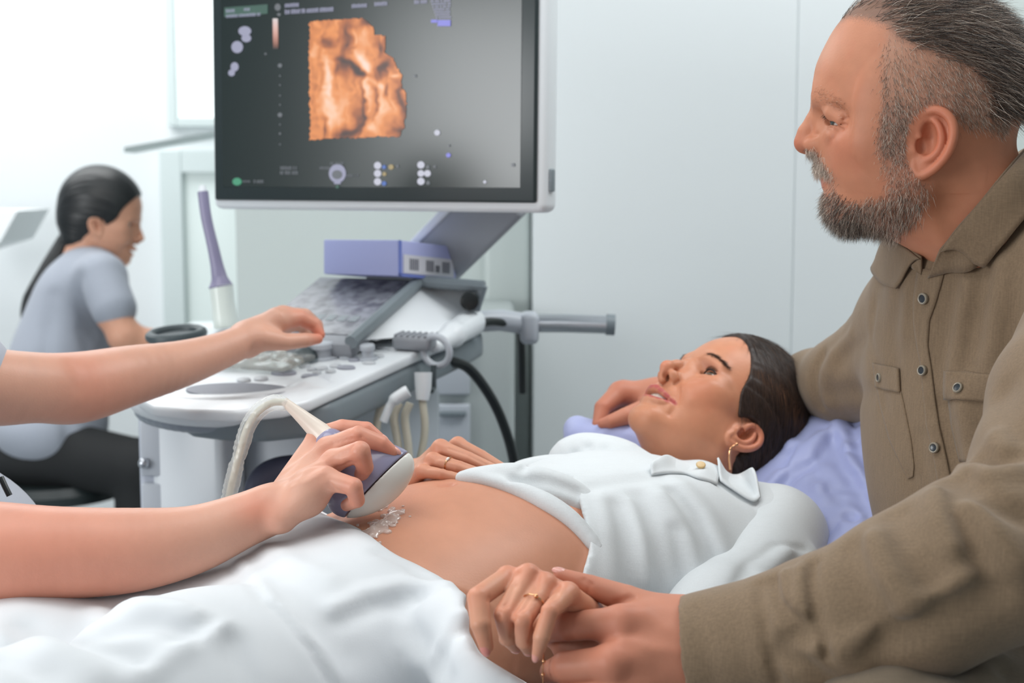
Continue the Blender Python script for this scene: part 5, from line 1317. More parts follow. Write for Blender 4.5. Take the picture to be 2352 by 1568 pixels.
# teeth: an arch with faint gaps
tv, tq = [], None
rows = []
for z in np.linspace(-.0625, -.0702, 6):
    rows.append([(.0215 * math.sin(a) * (1 - .0), .0640 + .0215 * math.cos(a) - .0006 * abs(math.sin(a * 9)), z - .0004 * abs(math.cos(a * 9))) for a in np.linspace(-1.25, 1.25, 60)])
tV_, tQ_ = sheet_np(np.array(rows)); woman_parts.append((WF.w(tV_), tQ_, 2, np.array(srgb(236, 228, 218))))
mv, mq = sphere_np((0, .056, -.070), (.021, .020, .011)); woman_parts.append((WF.w(mv), mq, 0, np.array(srgb(120, 56, 52))))
M_skin_w = skin_mat('skin_warm', 0.12, 0.40)
# hair combed back in a smooth cap
S = Sdf(0.0016)
S.ell((0, -0.021, 0.037), (0.0845, 0.1115, 0.1060), k=0)
S.ell((0, -0.060, -0.020), (0.060, 0.062, 0.058), k=.03)
S.ell((0.0, -0.055, -0.062), (0.048, 0.045, 0.040), k=.02)
S.disp(lambda X, Y, Z: .0009 * vnoise(np.arctan2(X + 0 * Y + 0 * Z, Z + .03 + 0 * X + 0 * Y) * 22, Y * 14 + 0 * X + 0 * Z, 0 * X + 0 * Y + 0 * Z, 1.0, 3))
fr_ = lambda X, Y, Z: -(np.maximum((Y - .0735) * .80 + (Z - .082) * -.60 - 1.6 * X ** 2 * (1 + 0 * Z) - .011 * np.exp(-((np.abs(X) - .072) / .014) ** 2 - ((Z - .004) / .022) ** 2), -1))
S._op('cut', lambda X, Y, Z: fr_(X, Y, Z), [-1e9] * 3, [1e9] * 3, .003)
for s_ in (-1, 1): S.ell((s_ * .076, -.006, -.030), (.03, .024, .030), k=.004, sub=True); S.ell((s_ * .06, .03, -.06), (.04, .045, .045), k=.006, sub=True)
hV, hQ = S.mesh(2)
N_ = vnormals(hV, hQ)
rj = np.random.default_rng(9)
stv = vnoise(np.arctan2(hV[:, 0], hV[:, 2] + .04) * 30, hV[:, 1] * 4, 0 * hV[:, 0], 1.0, 4)
hC = np.tile(np.array(srgb(48, 36, 31)), (len(hV), 1)) * (1 + .25 * stv)[:, None]
sw = (vnoise(hV[:, 0], hV[:, 1], hV[:, 2], 300, 2) > -2) * 1.0
p, nn, vi = sample(hV, hQ, sw, 15000, rj)
tgt = np.array([0, -.115, -.05]); d = tgt - p; d -= nn * (d * nn).sum(1)[:, None]; d /= np.linalg.norm(d, axis=1)[:, None]
hsV, hsQ = strands(p + nn * .0002, d + nn * .05, .026 * rj.uniform(.6, 1.3, len(p)), .00013, -nn * .10, 4, .035, .015, rj)
hcol = np.array([srgb(40, 30, 27), srgb(62, 46, 38), srgb(96, 68, 50)])[rj.choice(3, len(p), p=[.45, .37, .18])]
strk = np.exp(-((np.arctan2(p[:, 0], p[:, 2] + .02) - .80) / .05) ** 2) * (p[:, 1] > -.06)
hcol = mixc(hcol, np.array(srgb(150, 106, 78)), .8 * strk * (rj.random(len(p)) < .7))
whair = [(WF.w(hV), hQ, 0, hC), (WF.w(hsV), hsQ, 0, np.repeat(hcol, 15, 0))]
# brows and lashes
def wgrow(wt, n, length, rad, dirfn, col, seed, seg=3, jit=.12, bend=None):
    r = np.random.default_rng(seed); p, nn, vi = sample(Vw, Qw, wt, n, r); d = dirfn(p, nn); d /= np.linalg.norm(d, axis=1)[:, None]
    v, q = strands(p - nn * .0003, d, length * r.uniform(.7, 1.2, n), rad, bend, seg, jit, .03, r); return (WF.w(v), q, 0, np.array(col))
bw = np.maximum.reduce([gauss(A_, c, (.0055, .02, .0021)) for c in [(.014, .08, .0165), (.020, .08, .0190), (.027, .078, .0212), (.034, .075, .0222), (.041, .07, .0212), (.047, .066, .0190)]]); bw[bw < .3] = 0
brows = wgrow(bw, 900, .0075, .00016, lambda p, nn: nn * .15 + np.stack([np.sign(p[:, 0]), -.35 + 0 * p[:, 0], .55 - 24 * (np.abs(p[:, 0]) - .012)], 1), srgb(62, 44, 36), 5)
lv = []
for s_ in (-1, 1):
    e = np.array([s_ * 0.0320, 0.0600, -0.0005]); pts = []; ds = []
    rl = np.random.default_rng(8)
    for t in np.linspace(-1, 1, 60):
        x = t * .0135; yy = math.sqrt(max(.0150 ** 2 - x * x, 0)) * .93; pts.append(e + (s_ * x, yy, .0046 * (1 - t * t) + .0010 + .0012 * max(t, 0))); ds.append((s_ * (x * 60), 1, .75))
    v, q = strands(np.array(pts), np.array(ds) / np.linalg.norm(ds, axis=1)[:, None], .0056, .00020, np.array([0, 0, .8]), 4, .10, .02, rl); lv.append((WF.w(v), q, 0, np.array(srgb(24, 18, 18))))
    S = Sdf(.0007); S.chain(pts[2:-1:4], .0010, k=.0004); v, q = S.mesh(1); lv.append((WF.w(v), q, 0, np.array(srgb(28, 20, 18))))
    pts2 = [e + (s_ * t * .0125, math.sqrt(.0146 ** 2 - (t * .0125) ** 2) * .93, -.0046 * (1 - t * t)) for t in np.linspace(-.6, .95, 30)]
    v, q = strands(np.array(pts2), np.tile(nrm([0, 1, -.8]), (30, 1)), .0035, .00012, None, 3, .12, .02, rl); lv.append((WF.w(v), q, 0, np.array(srgb(40, 28, 24))))
# ------------------------------------------------------------------ reclining woman: body, shirt
wom = thing('person', 'dark haired person lying back in a white shirt with bare rounded belly', 'person')
skw = np.array(srgb(204, 148, 121))
def tonew(V, spots=()):
    C = np.tile(skw, (len(V), 1)) * (1 + .04 * vnoise(V[:, 0], V[:, 1], V[:, 2], 50, 5)[:, None])
    for p, r, w_ in spots: C = mixc(C, np.array(srgb(204, 124, 98)), w_ * np.exp(-((V - p) ** 2).sum(1) / r ** 2))
    return C
S = Sdf(0.0032)
bel = P(1085, 1340, 1.42)
S.ell(bel, (.160, .150, .105), RB, k=0)
S.ell(P(850, 1440, 1.345), (.17, .165, .098), RB, k=.05)
S.ell(P(1330, 1290, 1.505), (.14, .120, .084), RB, k=.05)
S.ell(P(1500, 1275, 1.575), (.13, .14, .068), RB, k=.05)
S.cap(P(1510, 1235, 1.62), P(1590, 1125, 1.685), .05, .054, k=.04)
ry = Ray(S, .006)
nv = ry(1026, 1112)
S.ell(nv, (.0065, .0045, .006), RB, k=.006, sub=True)
folds(S, ry, [([(1006, 1106), (1020, 1112), (1040, 1112)], .0035, .0010), ([(1010, 1099), (1026, 1100), (1042, 1103)], .005, -.0012)])
S.chain([P(1520, 1260, 1.58), P(1760, 1262, 1.53), P(1660, 1440, 1.38), P(1560, 1530, 1.28)], [.06, .040, .036, .030], k=.02)
S.chain([P(1500, 1240, 1.66), P(1480, 1235, 1.78), P(1000, 1340, 1.74), P(862, 1232, 1.625)], [.06, .042, .036, .030], k=.02)
V, Q = S.mesh(2)
rbel = Ray(VQ=(V, Q))
woman_parts.append((V, Q, 0, tonew(V, [(nv, .012, .35), (P(870, 1200, 1.38), .06, .35), (P(1200, 1250, 1.40), .12, .15)])))
# left hand, held
S = Sdf(0.0011)
ix = [J(1166, 1324, 1.098, 24), J(1098, 1372, 1.066, 25.5), J(1104, 1432, 1.056, 24), J(1117, 1484, 1.058, 17)]
md = [J(1213, 1320, 1.092, 25), J(1158, 1410, 1.064, 24), J(1168, 1462, 1.078, 22), J(1184, 1482, 1.098, 17)]
rg = [J(1254, 1340, 1.088, 24), J(1201, 1424, 1.056, 23.5), J(1204, 1470, 1.066, 21), J(1213, 1490, 1.080, 15)]
pk = [J(1304, 1362, 1.084, 25), J(1262, 1404, 1.054, 21), J(1244, 1462, 1.050, 20), J(1234, 1504, 1.054, 13)]
wl = [P(1345, 1420, 1.165), P(1358, 1424, 1.155), P(1366, 1428, 1.145), P(1366, 1424, 1.128)]
for f, w0, r0 in zip((ix, md, rg, pk), wl, (.015, .016, .016, .0125)):
    S.cap(f[0][0], w0, f[0][1] * .98, r0, k=.008); digit(S, f, k=.0016, k0=.004)
thb = [J(1330, 1425, 1.165, 26), J(1240, 1430, 1.150, 23), J(1185, 1455, 1.135, 19), J(1160, 1468, 1.125, 15)]
digit(S, thb, k0=.012)
S.chain([P(1362, 1426, 1.150), P(1420, 1462, 1.19), P(1580, 1560, 1.27)], [.021, .021, .030], k=.012)
ry = Ray(S, .0035)
folds(S, ry, [([(1180, 1345), (1165, 1385), (1145, 1420), (1130, 1440)], .0022, .0016), ([(1232, 1345), (1205, 1395), (1180, 1425), (1176, 1460)], .0018, .0020), ([(1278, 1365), (1248, 1392), (1226, 1425), (1218, 1470)], .0018, .0020),
              ([(1188, 1318), (1180, 1345)], .003, .0014), ([(1234, 1318), (1232, 1350)], .003, .0014), ([(1282, 1345), (1274, 1372)], .003, .0014),
              ([(1124, 1372), (1120, 1380)], .0016, .0010), ([(1080, 1362), (1092, 1352), (1106, 1348)], .0018, .0004)])
V, Q = S.mesh(2)
woman_parts.append((V, Q, 0, tonew(V, [(f[0][0], .013, .55) for f in (ix, md, rg, pk)] + [(f[1][0], .011, .5) for f in (ix, md, rg, pk)] + [(ix[3][0], .012, .5), (pk[3][0], .01, .4)])))
woman_parts += [nail(ix, -FWD * .9 - RGT * .5 + UPV * .1, col=srgb(206, 132, 122)), nail(pk, -FWD * .9 - RGT * .45 + UPV * .1, col=srgb(212, 148, 136)), nail(md, -FWD - RGT * .3), nail(rg, -FWD - RGT * .3)]
ring_c, ring_d, ring_r = rg[0][0] * .45 + rg[1][0] * .55, nrm(rg[1][0] - rg[0][0]), px2m(26.5, 1.07)
# right hand, resting on the belly
S = Sdf(0.0012)
ix2 = [J(1052, 1021, 1.500, 17), J(1106, 1048, 1.482, 15), J(1152, 1075, 1.468, 13), J(1176, 1090, 1.462, 9.5)]
md2 = [J(1012, 1028, 1.475, 18.5), J(1076, 1053, 1.456, 16), J(1132, 1077, 1.446, 13), J(1164, 1091, 1.442, 9.5)]
rg2 = [J(994, 1057, 1.455, 17.5), J(1054, 1073, 1.436, 15.5), J(1106, 1089, 1.430, 12.5), J(1138, 1099, 1.428, 9.5)]
pk2 = [J(970, 1082, 1.440, 15), J(1017, 1089, 1.422, 13.5), J(1050, 1097, 1.417, 11), J(1068, 1102, 1.416, 8.5)]
w2 = [P(952, 1098, 1.535), P(945, 1102, 1.522), P(940, 1106, 1.508), P(936, 1110, 1.494)]
for f, w0 in zip((ix2, md2, rg2, pk2), w2): S.cap(f[0][0], w0, f[0][1], .0125, k=.010); digit(S, f, k=.0016, k0=.005)
S.chain([P(942, 1106, 1.515), P(905, 1150, 1.56), P(850, 1230, 1.62)], [.0215, .024, .030], k=.015)
digit(S, [J(985, 1075, 1.52, 20), J(1040, 1075, 1.52, 16), J(1085, 1090, 1.51, 13)], k0=.01)
ry = Ray(S, .0035)
folds(S, ry, [([(1030, 1030), (1075, 1045), (1120, 1068)], .0016, .0010), ([(1005, 1050), (1060, 1064), (1110, 1082)], .0018, .0014), ([(985, 1074), (1030, 1080), (1060, 1088)], .0018, .0014), ([(1032, 1010), (1030, 1028)], .003, .0016), ([(1000, 1040), (1004, 1052)], .003, .0014)])
V, Q = S.mesh(2)
woman_parts.append((V, Q, 0, tonew(V, [(f[0][0], .014, .35) for f in (ix2, md2, rg2, pk2)] + [(f[1][0], .01, .3) for f in (ix2, md2, rg2, pk2)])))
for f in (ix2, md2, rg2, pk2): woman_parts.append(nail(f, UPV * .8 - FWD * .6, col=srgb(226, 168, 156)))
ring2_c, ring2_d, ring2_r = rg2[0][0] * .36 + rg2[1][0] * .64, nrm(rg2[1][0] - rg2[0][0]), px2m(16, 1.44)
body_obj('body', woman_parts, [M_skin_w, M_eye, M_nail], wom)
body_obj('hair', whair, [M_hair], wom)['kind'] = 'stuff'
body_obj('eyebrows', [brows], [M_hair], wom)['kind'] = 'stuff'
body_obj('eyelashes', lv, [M_hair], wom)['kind'] = 'stuff'
# shirt: trunk cut away around the belly, sleeve, rolled hem, collar
M_cot = linen('white_cotton', srgb(216, 221, 224), 900, .03, .25, .8)
S = Sdf(0.0034)
S.ell(P(1330, 1280, 1.50), (.165, .150, .104), RB, k=0)
S.ell(P(1500, 1255, 1.57), (.150, .175, .090), RB, k=.05)
S.cap(P(1610, 1232, 1.60), P(1775, 1248, 1.53), .052, .056, k=.045)
S.cap(P(1560, 1245, 1.74), P(1480, 1240, 1.80), .042, .040, k=.03)
S.ell(P(1420, 1225, 1.50), (.11, .09, .055), RB, k=.05)
S.ell(bel, (.168, .158, .1135), RB, k=.02)
edgecut(S, [(1180, 900), (1200, 1075), (1308, 1094), (1320, 1120), (1332, 1160), (1348, 1210), (1353, 1250), (1341, 1310), (1330, 1400), (1330, 1600)], -1, .003)
S.cap(P(1592, 1118, 1.69), P(1470, 960, 1.74), .057, .09, k=.006, sub=True)
S.cap(P(1592, 1120, 1.69), P(1555, 1150, 1.63), .060, .030, k=.006, sub=True)
ry = Ray(S, .007)
folds(S, ry, [([(1420, 1160), (1440, 1230), (1450, 1310), (1452, 1360)], .012, .005), ([(1385, 1150), (1395, 1230), (1400, 1330)], .012, -.004), ([(1470, 1140), (1500, 1220), (1515, 1300), (1518, 1370)], .013, .006), ([(1450, 1150), (1475, 1230), (1482, 1330)], .010, -.004),
              ([(1545, 1130), (1590, 1180), (1625, 1250), (1650, 1310), (1668, 1360)], .008, .006), ([(1570, 1120), (1625, 1180), (1660, 1260)], .014, -.005), ([(1520, 1140), (1560, 1200), (1590, 1290), (1600, 1360)], .012, -.005), ([(1555, 1220), (1570, 1290), (1575, 1350)], .010, .005),
              ([(1350, 1120), (1430, 1105), (1520, 1095)], .010, .003), ([(1600, 1080), (1660, 1120), (1740, 1160)], .010, .003), ([(1700, 1330), (1720, 1280), (1780, 1240), (1840, 1235)], .0035, .0022), ([(1690, 1330), (1705, 1290), (1740, 1255)], .005, -.0016)])
S.disp(lambda X, Y, Z: .0022 * vnoise(X + 0 * Y + 0 * Z, Y + 0 * X + 0 * Z, Z + 0 * X + 0 * Y, 24, 14))
tV, tQ = S.mesh(2); rw = Ray(VQ=(tV, tQ))
S = Sdf(0.0034)
S.chain([P(1775, 1238, 1.53), P(1745, 1330, 1.46), P(1660, 1430, 1.37), P(1560, 1500, 1.30)], [.060, .056, .052, .044], k=.02)
ry = Ray(S, .007)
folds(S, ry, [([(1690, 1340), (1720, 1290), (1780, 1252), (1850, 1262)], .004, .003), ([(1840, 1290), (1800, 1320), (1760, 1370)], .010, .005), ([(1810, 1270), (1770, 1310), (1730, 1360)], .010, -.004), ([(1870, 1270), (1850, 1310), (1820, 1340)], .009, -.004), ([(1720, 1310), (1700, 1350), (1685, 1380)], .010, .004)])
S.chain([P(1490, 1215, 1.79), P(1250, 1275, 1.77), P(1020, 1330, 1.75)], [.052, .050, .046], k=.02)
sV, sQ = S.mesh(2)
# far side of the open shirt: rolled, ribbed band and gathered cloth
S = Sdf(0.0022)
S.chain(spline([rbel(*p, .0025) for p in [(1060, 1101), (1110, 1108), (1180, 1128), (1250, 1160), (1310, 1200), (1366, 1262)]], 4), list(np.interp(np.linspace(0, 1, 21), [0, .2, .6, 1], [.0018, .0060, .0095, .0075])), k=.004)
S.chain(spline([rbel(1062, 1100, .0), rbel(1180, 1116, .004) + FWD * .012, rbel(1270, 1145, .004) + FWD * .02, rbel(1350, 1185, .000) + FWD * .03], 4), list(np.interp(np.linspace(0, 1, 13), [0, .3, .8, 1], [.006, .014, .018, .016])), k=.012)
S.chain(spline([P(1180, 1086, 1.50), P(1260, 1082, 1.53), P(1360, 1092, 1.55), P(1440, 1110, 1.57)], 4), list(np.interp(np.linspace(0, 1, 13), [0, .4, 1], [.009, .016, .022])), k=.010)
S.chain(spline([P(1296, 1062, 1.60), P(1340, 1042, 1.60), P(1400, 1050, 1.59), P(1450, 1072, 1.58)], 5), [.012] + [.019] * 14 + [.010], k=.010)
S.chain([P(1310, 1075, 1.60), P(1400, 1085, 1.58), P(1500, 1110, 1.57)], [.02, .026, .03], k=.02)
ry = Ray(S, .005)
folds(S, ry, [([(1350, 1026), (1356, 1045), (1350, 1062)], .005, .004), ([(1385, 1030), (1380, 1050), (1372, 1062)], .006, .004), ([(1320, 1040), (1330, 1060)], .005, .003), ([(1180, 1100), (1260, 1105), (1330, 1130)], .006, .005), ([(1200, 1078), (1290, 1074), (1400, 1086)], .005, .004)])
fV, fQ = S.mesh(2)
shirtw = cloth('shirt', [(tV, tQ), (sV, sQ), (fV, fQ)], M_cot, wom)
def onw(px, py, lift, d):
    p = rw(px, py, lift); return P(px, py, d) if p is None else p
def collar_piece(top, low, lt, ll, bul):
    a = spline([onw(x, y, lt, d) for x, y, d in top], 6); b = spline([onw(x, y, ll, d) for x, y, d in low], 6)
    return slab(np.array([a * (1 - t) + b * t + UPV * bul * math.sin(math.pi * min(1.3 * t, 1)) for t in np.linspace(0, 1, 8)]), .0022)
cloth('collar', [collar_piece([(1492, 1078, 1.63), (1525, 1062, 1.62), (1565, 1056, 1.61), (1608, 1074, 1.60), (1650, 1090, 1.59)], [(1496, 1094, 1.6), (1530, 1090, 1.6), (1570, 1090, 1.6), (1606, 1102, 1.6), (1645, 1116, 1.59)], .009, .003, .002),
                 collar_piece([(1640, 1084, 1.60), (1668, 1083, 1.60), (1695, 1088, 1.60), (1716, 1108, 1.61)], [(1652, 1112, 1.59), (1676, 1128, 1.58), (1722, 1156, 1.565), (1744, 1148, 1.58)], .017, .006, .005)], M_cot, shirtw)
MB().lathe([(.0050, 0), (.0052, .001), (.0042, .0018), (.0003, .0016)], onw(1603, 1088, .010, 1.59), -FWD * .6 + UPV * .7, 18).build('button', mat('amber_button', srgb(206, 174, 120), .3), shirtw)
# jewellery
M_gold = mat('gold', srgb(226, 172, 128), 0.22, 1.0); M_gem = mat('clear_stone', srgb(236, 232, 226), 0.05)
t_ = thing('ring', 'thin gold ring with two tiny beads on the hand being held', 'ring', loc=tuple(ring_c))
def ringmb(c, ax, R, r): return MB().torus(c, R, r, ax, 40, 8)
o = ringmb(ring_c, ring_d, ring_r * 1.02, .0007).build('band', M_gold, t_)
vd = nrm(CAM - ring_c); side = nrm(np.cross(ring_d, vd)); fro = nrm(np.cross(side, ring_d))
for a in (-1.05, 0.15): MB().ball(ring_c + (fro * math.cos(a) + side * math.sin(a)) * (ring_r * 1.04), .0018).build('bead', M_gold, t_)
for c in t_.children: c.matrix_parent_inverse = Matrix.Translation(-Vector(ring_c))
t_ = thing('ring', 'gold ring set with small stones on the hand resting on the belly', 'ring', loc=tuple(ring2_c))
ringmb(ring2_c, ring2_d, ring2_r * 1.04, .0009).build('band', M_gold, t_)
for a in (-.9, -.75, -.6): 
    vd = nrm(CAM - ring2_c); side = nrm(np.cross(ring2_d, vd)); fro = nrm(np.cross(side, ring2_d))
    MB().ball(ring2_c + (fro * math.cos(a) + side * math.sin(a)) * (ring2_r * 1.10), .0013).build('stone', M_gem, t_)
for c in t_.children: c.matrix_parent_inverse = Matrix.Translation(-Vector(ring2_c))
er0 = P(1691, 1021, 1.625)
t_ = thing('earring', 'gold drop earring with a round stud and a flat bar hanging from the ear', 'earring', loc=tuple(er0))
MB().ball(er0, .0026).build('stud', M_gold, t_)
eb = MB().tube(spline([P(1688, 1022, 1.622), P(1678, 1030, 1.620), P(1675, 1052, 1.620), P(1677, 1078, 1.622)], 5), [.0011] * 5 + [.0016] * 11, 10); eb.build('bar', M_gold, t_)
for c in t_.children: c.matrix_parent_inverse = Matrix.Translation(-Vector(er0))
br0 = P(1249, 1520, 1.085)
t_ = thing('bracelet', 'fine gold bead chain dangling below the held hand', 'bracelet', loc=tuple(br0))
cpts = spline([P(1250, 1480, 1.11), P(1248, 1515, 1.085), P(1247, 1550, 1.083), P(1250, 1590, 1.085), P(1275, 1640, 1.10), P(1320, 1600, 1.13), P(1330, 1480, 1.16)], 6)
MB().tube(cpts, .0005, 6).build('chain', M_gold, t_)
for p_ in [P(1249, 1518, 1.084), P(1247, 1549, 1.082), P(1250, 1582, 1.084), P(1262, 1618, 1.09)]: MB().ball(p_, .0015).build('bead', M_gold, t_)
for c in t_.children: c.matrix_parent_inverse = Matrix.Translation(-Vector(br0))
settle(wom, tuple(P(1330, 1420, 1.5)))
# ------------------------------------------------------------------ sheet
M_sheet = mat('white_sheet', srgb(216, 220, 224), 0.8, bump=.08, bscale=700, **{'Sheen Weight': 0.1})
S = Sdf(0.0045)
S.ell(P(850, 1440, 1.345), (.185, .172, .106), RB, k=0)
S.ell(P(985, 1435, 1.375), (.14, .172, .092), RB, k=.04)
S.chain([P(760, 1440, 1.38), P(400, 1580, 1.28), P(40, 1615, 1.19), P(-420, 1660, 1.12)], [.10, .085, .075, .06], k=.05)
S.chain([P(800, 1540, 1.24), P(420, 1670, 1.10), P(0, 1810, .98), P(-500, 1950, .90)], [.105, .09, .08, .06], k=.05)
S.box(B(-.46, 0.02, .700), (.62, .33, .028), RB, rad=.02, k=.06)
S.box(B(-.46, 0.33, .58), (.62, .016, .15), RB, rad=.012, k=.05)
S.chain([P(700, 1235, 1.47), P(752, 1205, 1.44), P(800, 1230, 1.43)], [.02, .016, .02], k=.03)
S.chain([P(1040, 1395, 1.25), P(1080, 1450, 1.16), P(1130, 1540, 1.12), P(1190, 1640, 1.10)], [.03, .030, .034, .04], k=.04)
edgecut(S, [(640, 1000), (735, 1172), (752, 1184), (790, 1198), (830, 1216), (870, 1252), (905, 1276), (950, 1296), (1000, 1320), (1040, 1345), (1066, 1366), (1062, 1400), (1075, 1450), (1100, 1500), (1150, 1535), (1205, 1568), (1260, 1620), (1320, 1800)], 1, .006)
ry = Ray(S, .01)
folds(S, ry, [([(530, 1295), (600, 1370), (680, 1450), (760, 1568)], 0.0051, 0.00364), ([(545, 1290), (620, 1370), (700, 1450), (780, 1560)], 0.0068, -0.00325), ([(230, 1420), (330, 1400), (420, 1410), (500, 1440)], 0.0119, -0.01040), ([(260, 1445), (360, 1430), (450, 1455)], 0.0119, 0.00910),
              ([(500, 1440), (540, 1470), (580, 1568)], 0.0102, 0.01300), ([(300, 1568), (380, 1500), (480, 1450), (500, 1440)], 0.0102, -0.01040), ([(330, 1530), (400, 1475), (480, 1430)], 0.0085, 0.00780), ([(0, 1470), (120, 1500), (220, 1550)], 0.0153, -0.00780), ([(0, 1510), (100, 1540)], 0.0136, 0.00780), ([(60, 1440), (200, 1480), (300, 1500)], 0.0119, 0.00780),
              ([(770, 1400), (840, 1365), (940, 1340), (1020, 1345)], 0.0085, -0.00780), ([(780, 1420), (860, 1385), (960, 1370)], 0.0102, 0.00650), ([(900, 1390), (940, 1450), (1000, 1500), (1030, 1560)], 0.0102, 0.00650), ([(880, 1370), (930, 1440), (960, 1520)], 0.0085, -0.00520), ([(1060, 1420), (1020, 1470), (990, 1500)], 0.0068, -0.00520), ([(1050, 1440), (1015, 1490), (1000, 1540)], 0.0085, 0.00650),
              ([(600, 1250), (680, 1300), (760, 1330)], 0.0119, -0.00390), ([(870, 1270), (940, 1300), (1010, 1345)], 0.0068, 0.00390), ([(640, 1330), (720, 1420), (800, 1500)], 0.0136, 0.00390)])
S.disp(lambda X, Y, Z: .0035 * vnoise(X + 0 * Y + 0 * Z, Y + 0 * X + 0 * Z, Z + 0 * X + 0 * Y, 11, 15) + .0012 * vnoise(X + 0 * Y + 0 * Z, Y + 0 * X + 0 * Z, Z + 0 * X + 0 * Y, 34, 16))
V, Q = S.mesh(2)
tag(put('sheet', mesh_np('sheet', V, Q), M_sheet), 'rumpled white sheet drawn over the hips and legs on the couch', 'sheet')
# ------------------------------------------------------------------ gel
S = Sdf(0.0016)
rg_ = np.random.default_rng(33)
for i in range(80):
    t = rg_.random(); x = 845 + 85 * t + rg_.normal(0, 16); y = 1225 - 52 * t + rg_.normal(0, 15) * (1.2 - .6 * t)
    c = rbel(x, y, .0002)
    if c is not None: S.ell(c, np.array([1, 1, .6]) * rg_.uniform(.0015, .0042), RB, k=.002)
for x, y, r in [(858, 1220, .006), (866, 1212, .005), (880, 1205, .006), (852, 1232, .004), (872, 1248, .003), (822, 1207, .0025), (900, 1190, .005), (915, 1180, .004)]:
    c = rbel(x, y, .0); 
    if c is not None: S.ell(c, (r * .8, r * .8, r), RB, k=.002)
V, Q = S.mesh(1)
M_gel = mat('glint_white_gel', srgb(246, 238, 232), 0.06, **{'Alpha': 0.5, 'Coat Weight': 1.0, 'Coat Roughness': 0.03, 'Specular IOR Level': 1.0})  # whitish base colour paints in the white glints of the clear gel
tag(put('contact_gel', mesh_np('contact_gel', V, Q), M_gel), 'glistening smear of clear gel on the belly beside the probe', 'gel', kind='stuff')
# ------------------------------------------------------------------ operator of the scanner
son = thing('person', 'person in grey tunic reaching in with bare forearms to press the probe', 'person')
sks = np.array(srgb(208, 160, 139))
def tones(V, spots=()):
    C = np.tile(sks, (len(V), 1)) * (1 + .04 * vnoise(V[:, 0], V[:, 1], V[:, 2], 40, 6)[:, None])
    for p, r, w_ in spots: C = mixc(C, np.array(srgb(214, 122, 96)), w_ * np.exp(-((V - p) ** 2).sum(1) / r ** 2))
    return C
sp_ = []
S = Sdf(0.0014)
fa = [J(-385, 880, 1.29, 100), J(-395, 1060, 1.245, 108), J(-330, 1215, 1.235, 118), J(-150, 1262, 1.215, 122), J(0, 1272, 1.215, 117), J(130, 1270, 1.22, 105), J(300, 1263, 1.235, 95), J(440, 1240, 1.25, 77), J(560, 1194, 1.265, 61), J(632, 1164, 1.275, 57)]
limb(S, fa)
ix = [J(732, 1003, 1.335, 24), J(786, 984, 1.337, 21.5), J(842, 986, 1.337, 18), J(876, 1010, 1.335, 13)]
md = [J(752, 1030, 1.312, 25), J(822, 1000, 1.303, 23), J(876, 1019, 1.305, 19), J(903, 1038, 1.306, 13.5)]
rg = [J(766, 1058, 1.288, 25), J(827, 1036, 1.272, 24), J(838, 1072, 1.282, 20), J(828, 1094, 1.30, 16)]
pk = [J(749, 1100, 1.262, 26), J(812, 1117, 1.248, 21), J(820, 1148, 1.262, 18), J(796, 1160, 1.282, 14)]
for f, w0 in zip((ix, md, rg, pk), [J(650, 1128, 1.305, 30), J(648, 1146, 1.288, 32), J(646, 1166, 1.272, 33), J(648, 1190, 1.258, 34)]):
    S.cap(w0[0], f[0][0], w0[1], f[0][1], k=.010); digit(S, f, k=.0018, k0=.006)
S.ell(P(712, 1130, 1.268), (px2m(44, 1.27), .018, px2m(54, 1.27)), np.stack([RGT, FWD, UPV], 1), k=.014)
digit(S, [J(690, 1110, 1.325, 30), J(752, 1115, 1.352, 24), J(810, 1112, 1.358, 20), J(850, 1110, 1.352, 15)], k0=.014)
ry = Ray(S, .004)
folds(S, ry, [([(660, 1105), (700, 1090), (738, 1072)], .0035, .0009), ([(672, 1120), (705, 1106), (740, 1085)], .0028, -.0012), ([(650, 1085), (700, 1050), (745, 1020)], .0035, -.0009), ([(690, 1100), (730, 1065), (760, 1050)], .0030, -.0008),
              ([(765, 1020), (800, 1008), (830, 1004)], .0016, .0010), ([(782, 1046), (800, 1040), (812, 1024)], .002, .0012), ([(775, 1075), (790, 1070), (805, 1062)], .0022, .0018), ([(757, 1112), (768, 1122), (782, 1128)], .002, .0014), ([(764, 1118), (772, 1128)], .0016, .0012),
              ([(806, 985), (812, 980), (818, 978)], .0018, .0006), ([(828, 976), (824, 986)], .0016, .0006), ([(836, 1012), (846, 1022), (844, 1034)], .0016, .0005), ([(600, 1140), (640, 1180), (660, 1215)], .006, .0008)])
V, Q = S.mesh(2)
sp_.append((V, Q, 0, tones(V, [(f[k][0], .014, .55) for f in (ix, md, rg, pk) for k in (1, 2)] + [(f[3][0], .012, .6) for f in (ix, md, rg, pk)] + [(f[0][0], .014, .4) for f in (ix, md, rg, pk)] + [(P(590, 1165, 1.245), .02, .45), (P(40, 1360, 1.18), .10, .35), (P(0, 1250, 1.15), .10, .25), (P(280, 1370, 1.2), .06, .25)])))
sp_.append(nail(md, UPV * .8 + RGT * .5 - FWD * .2, w=.85, col=srgb(228, 164, 150)))
sp_.append(nail(ix, UPV * .8 + RGT * .5 - FWD * .1, w=.85, col=srgb(228, 164, 150)))
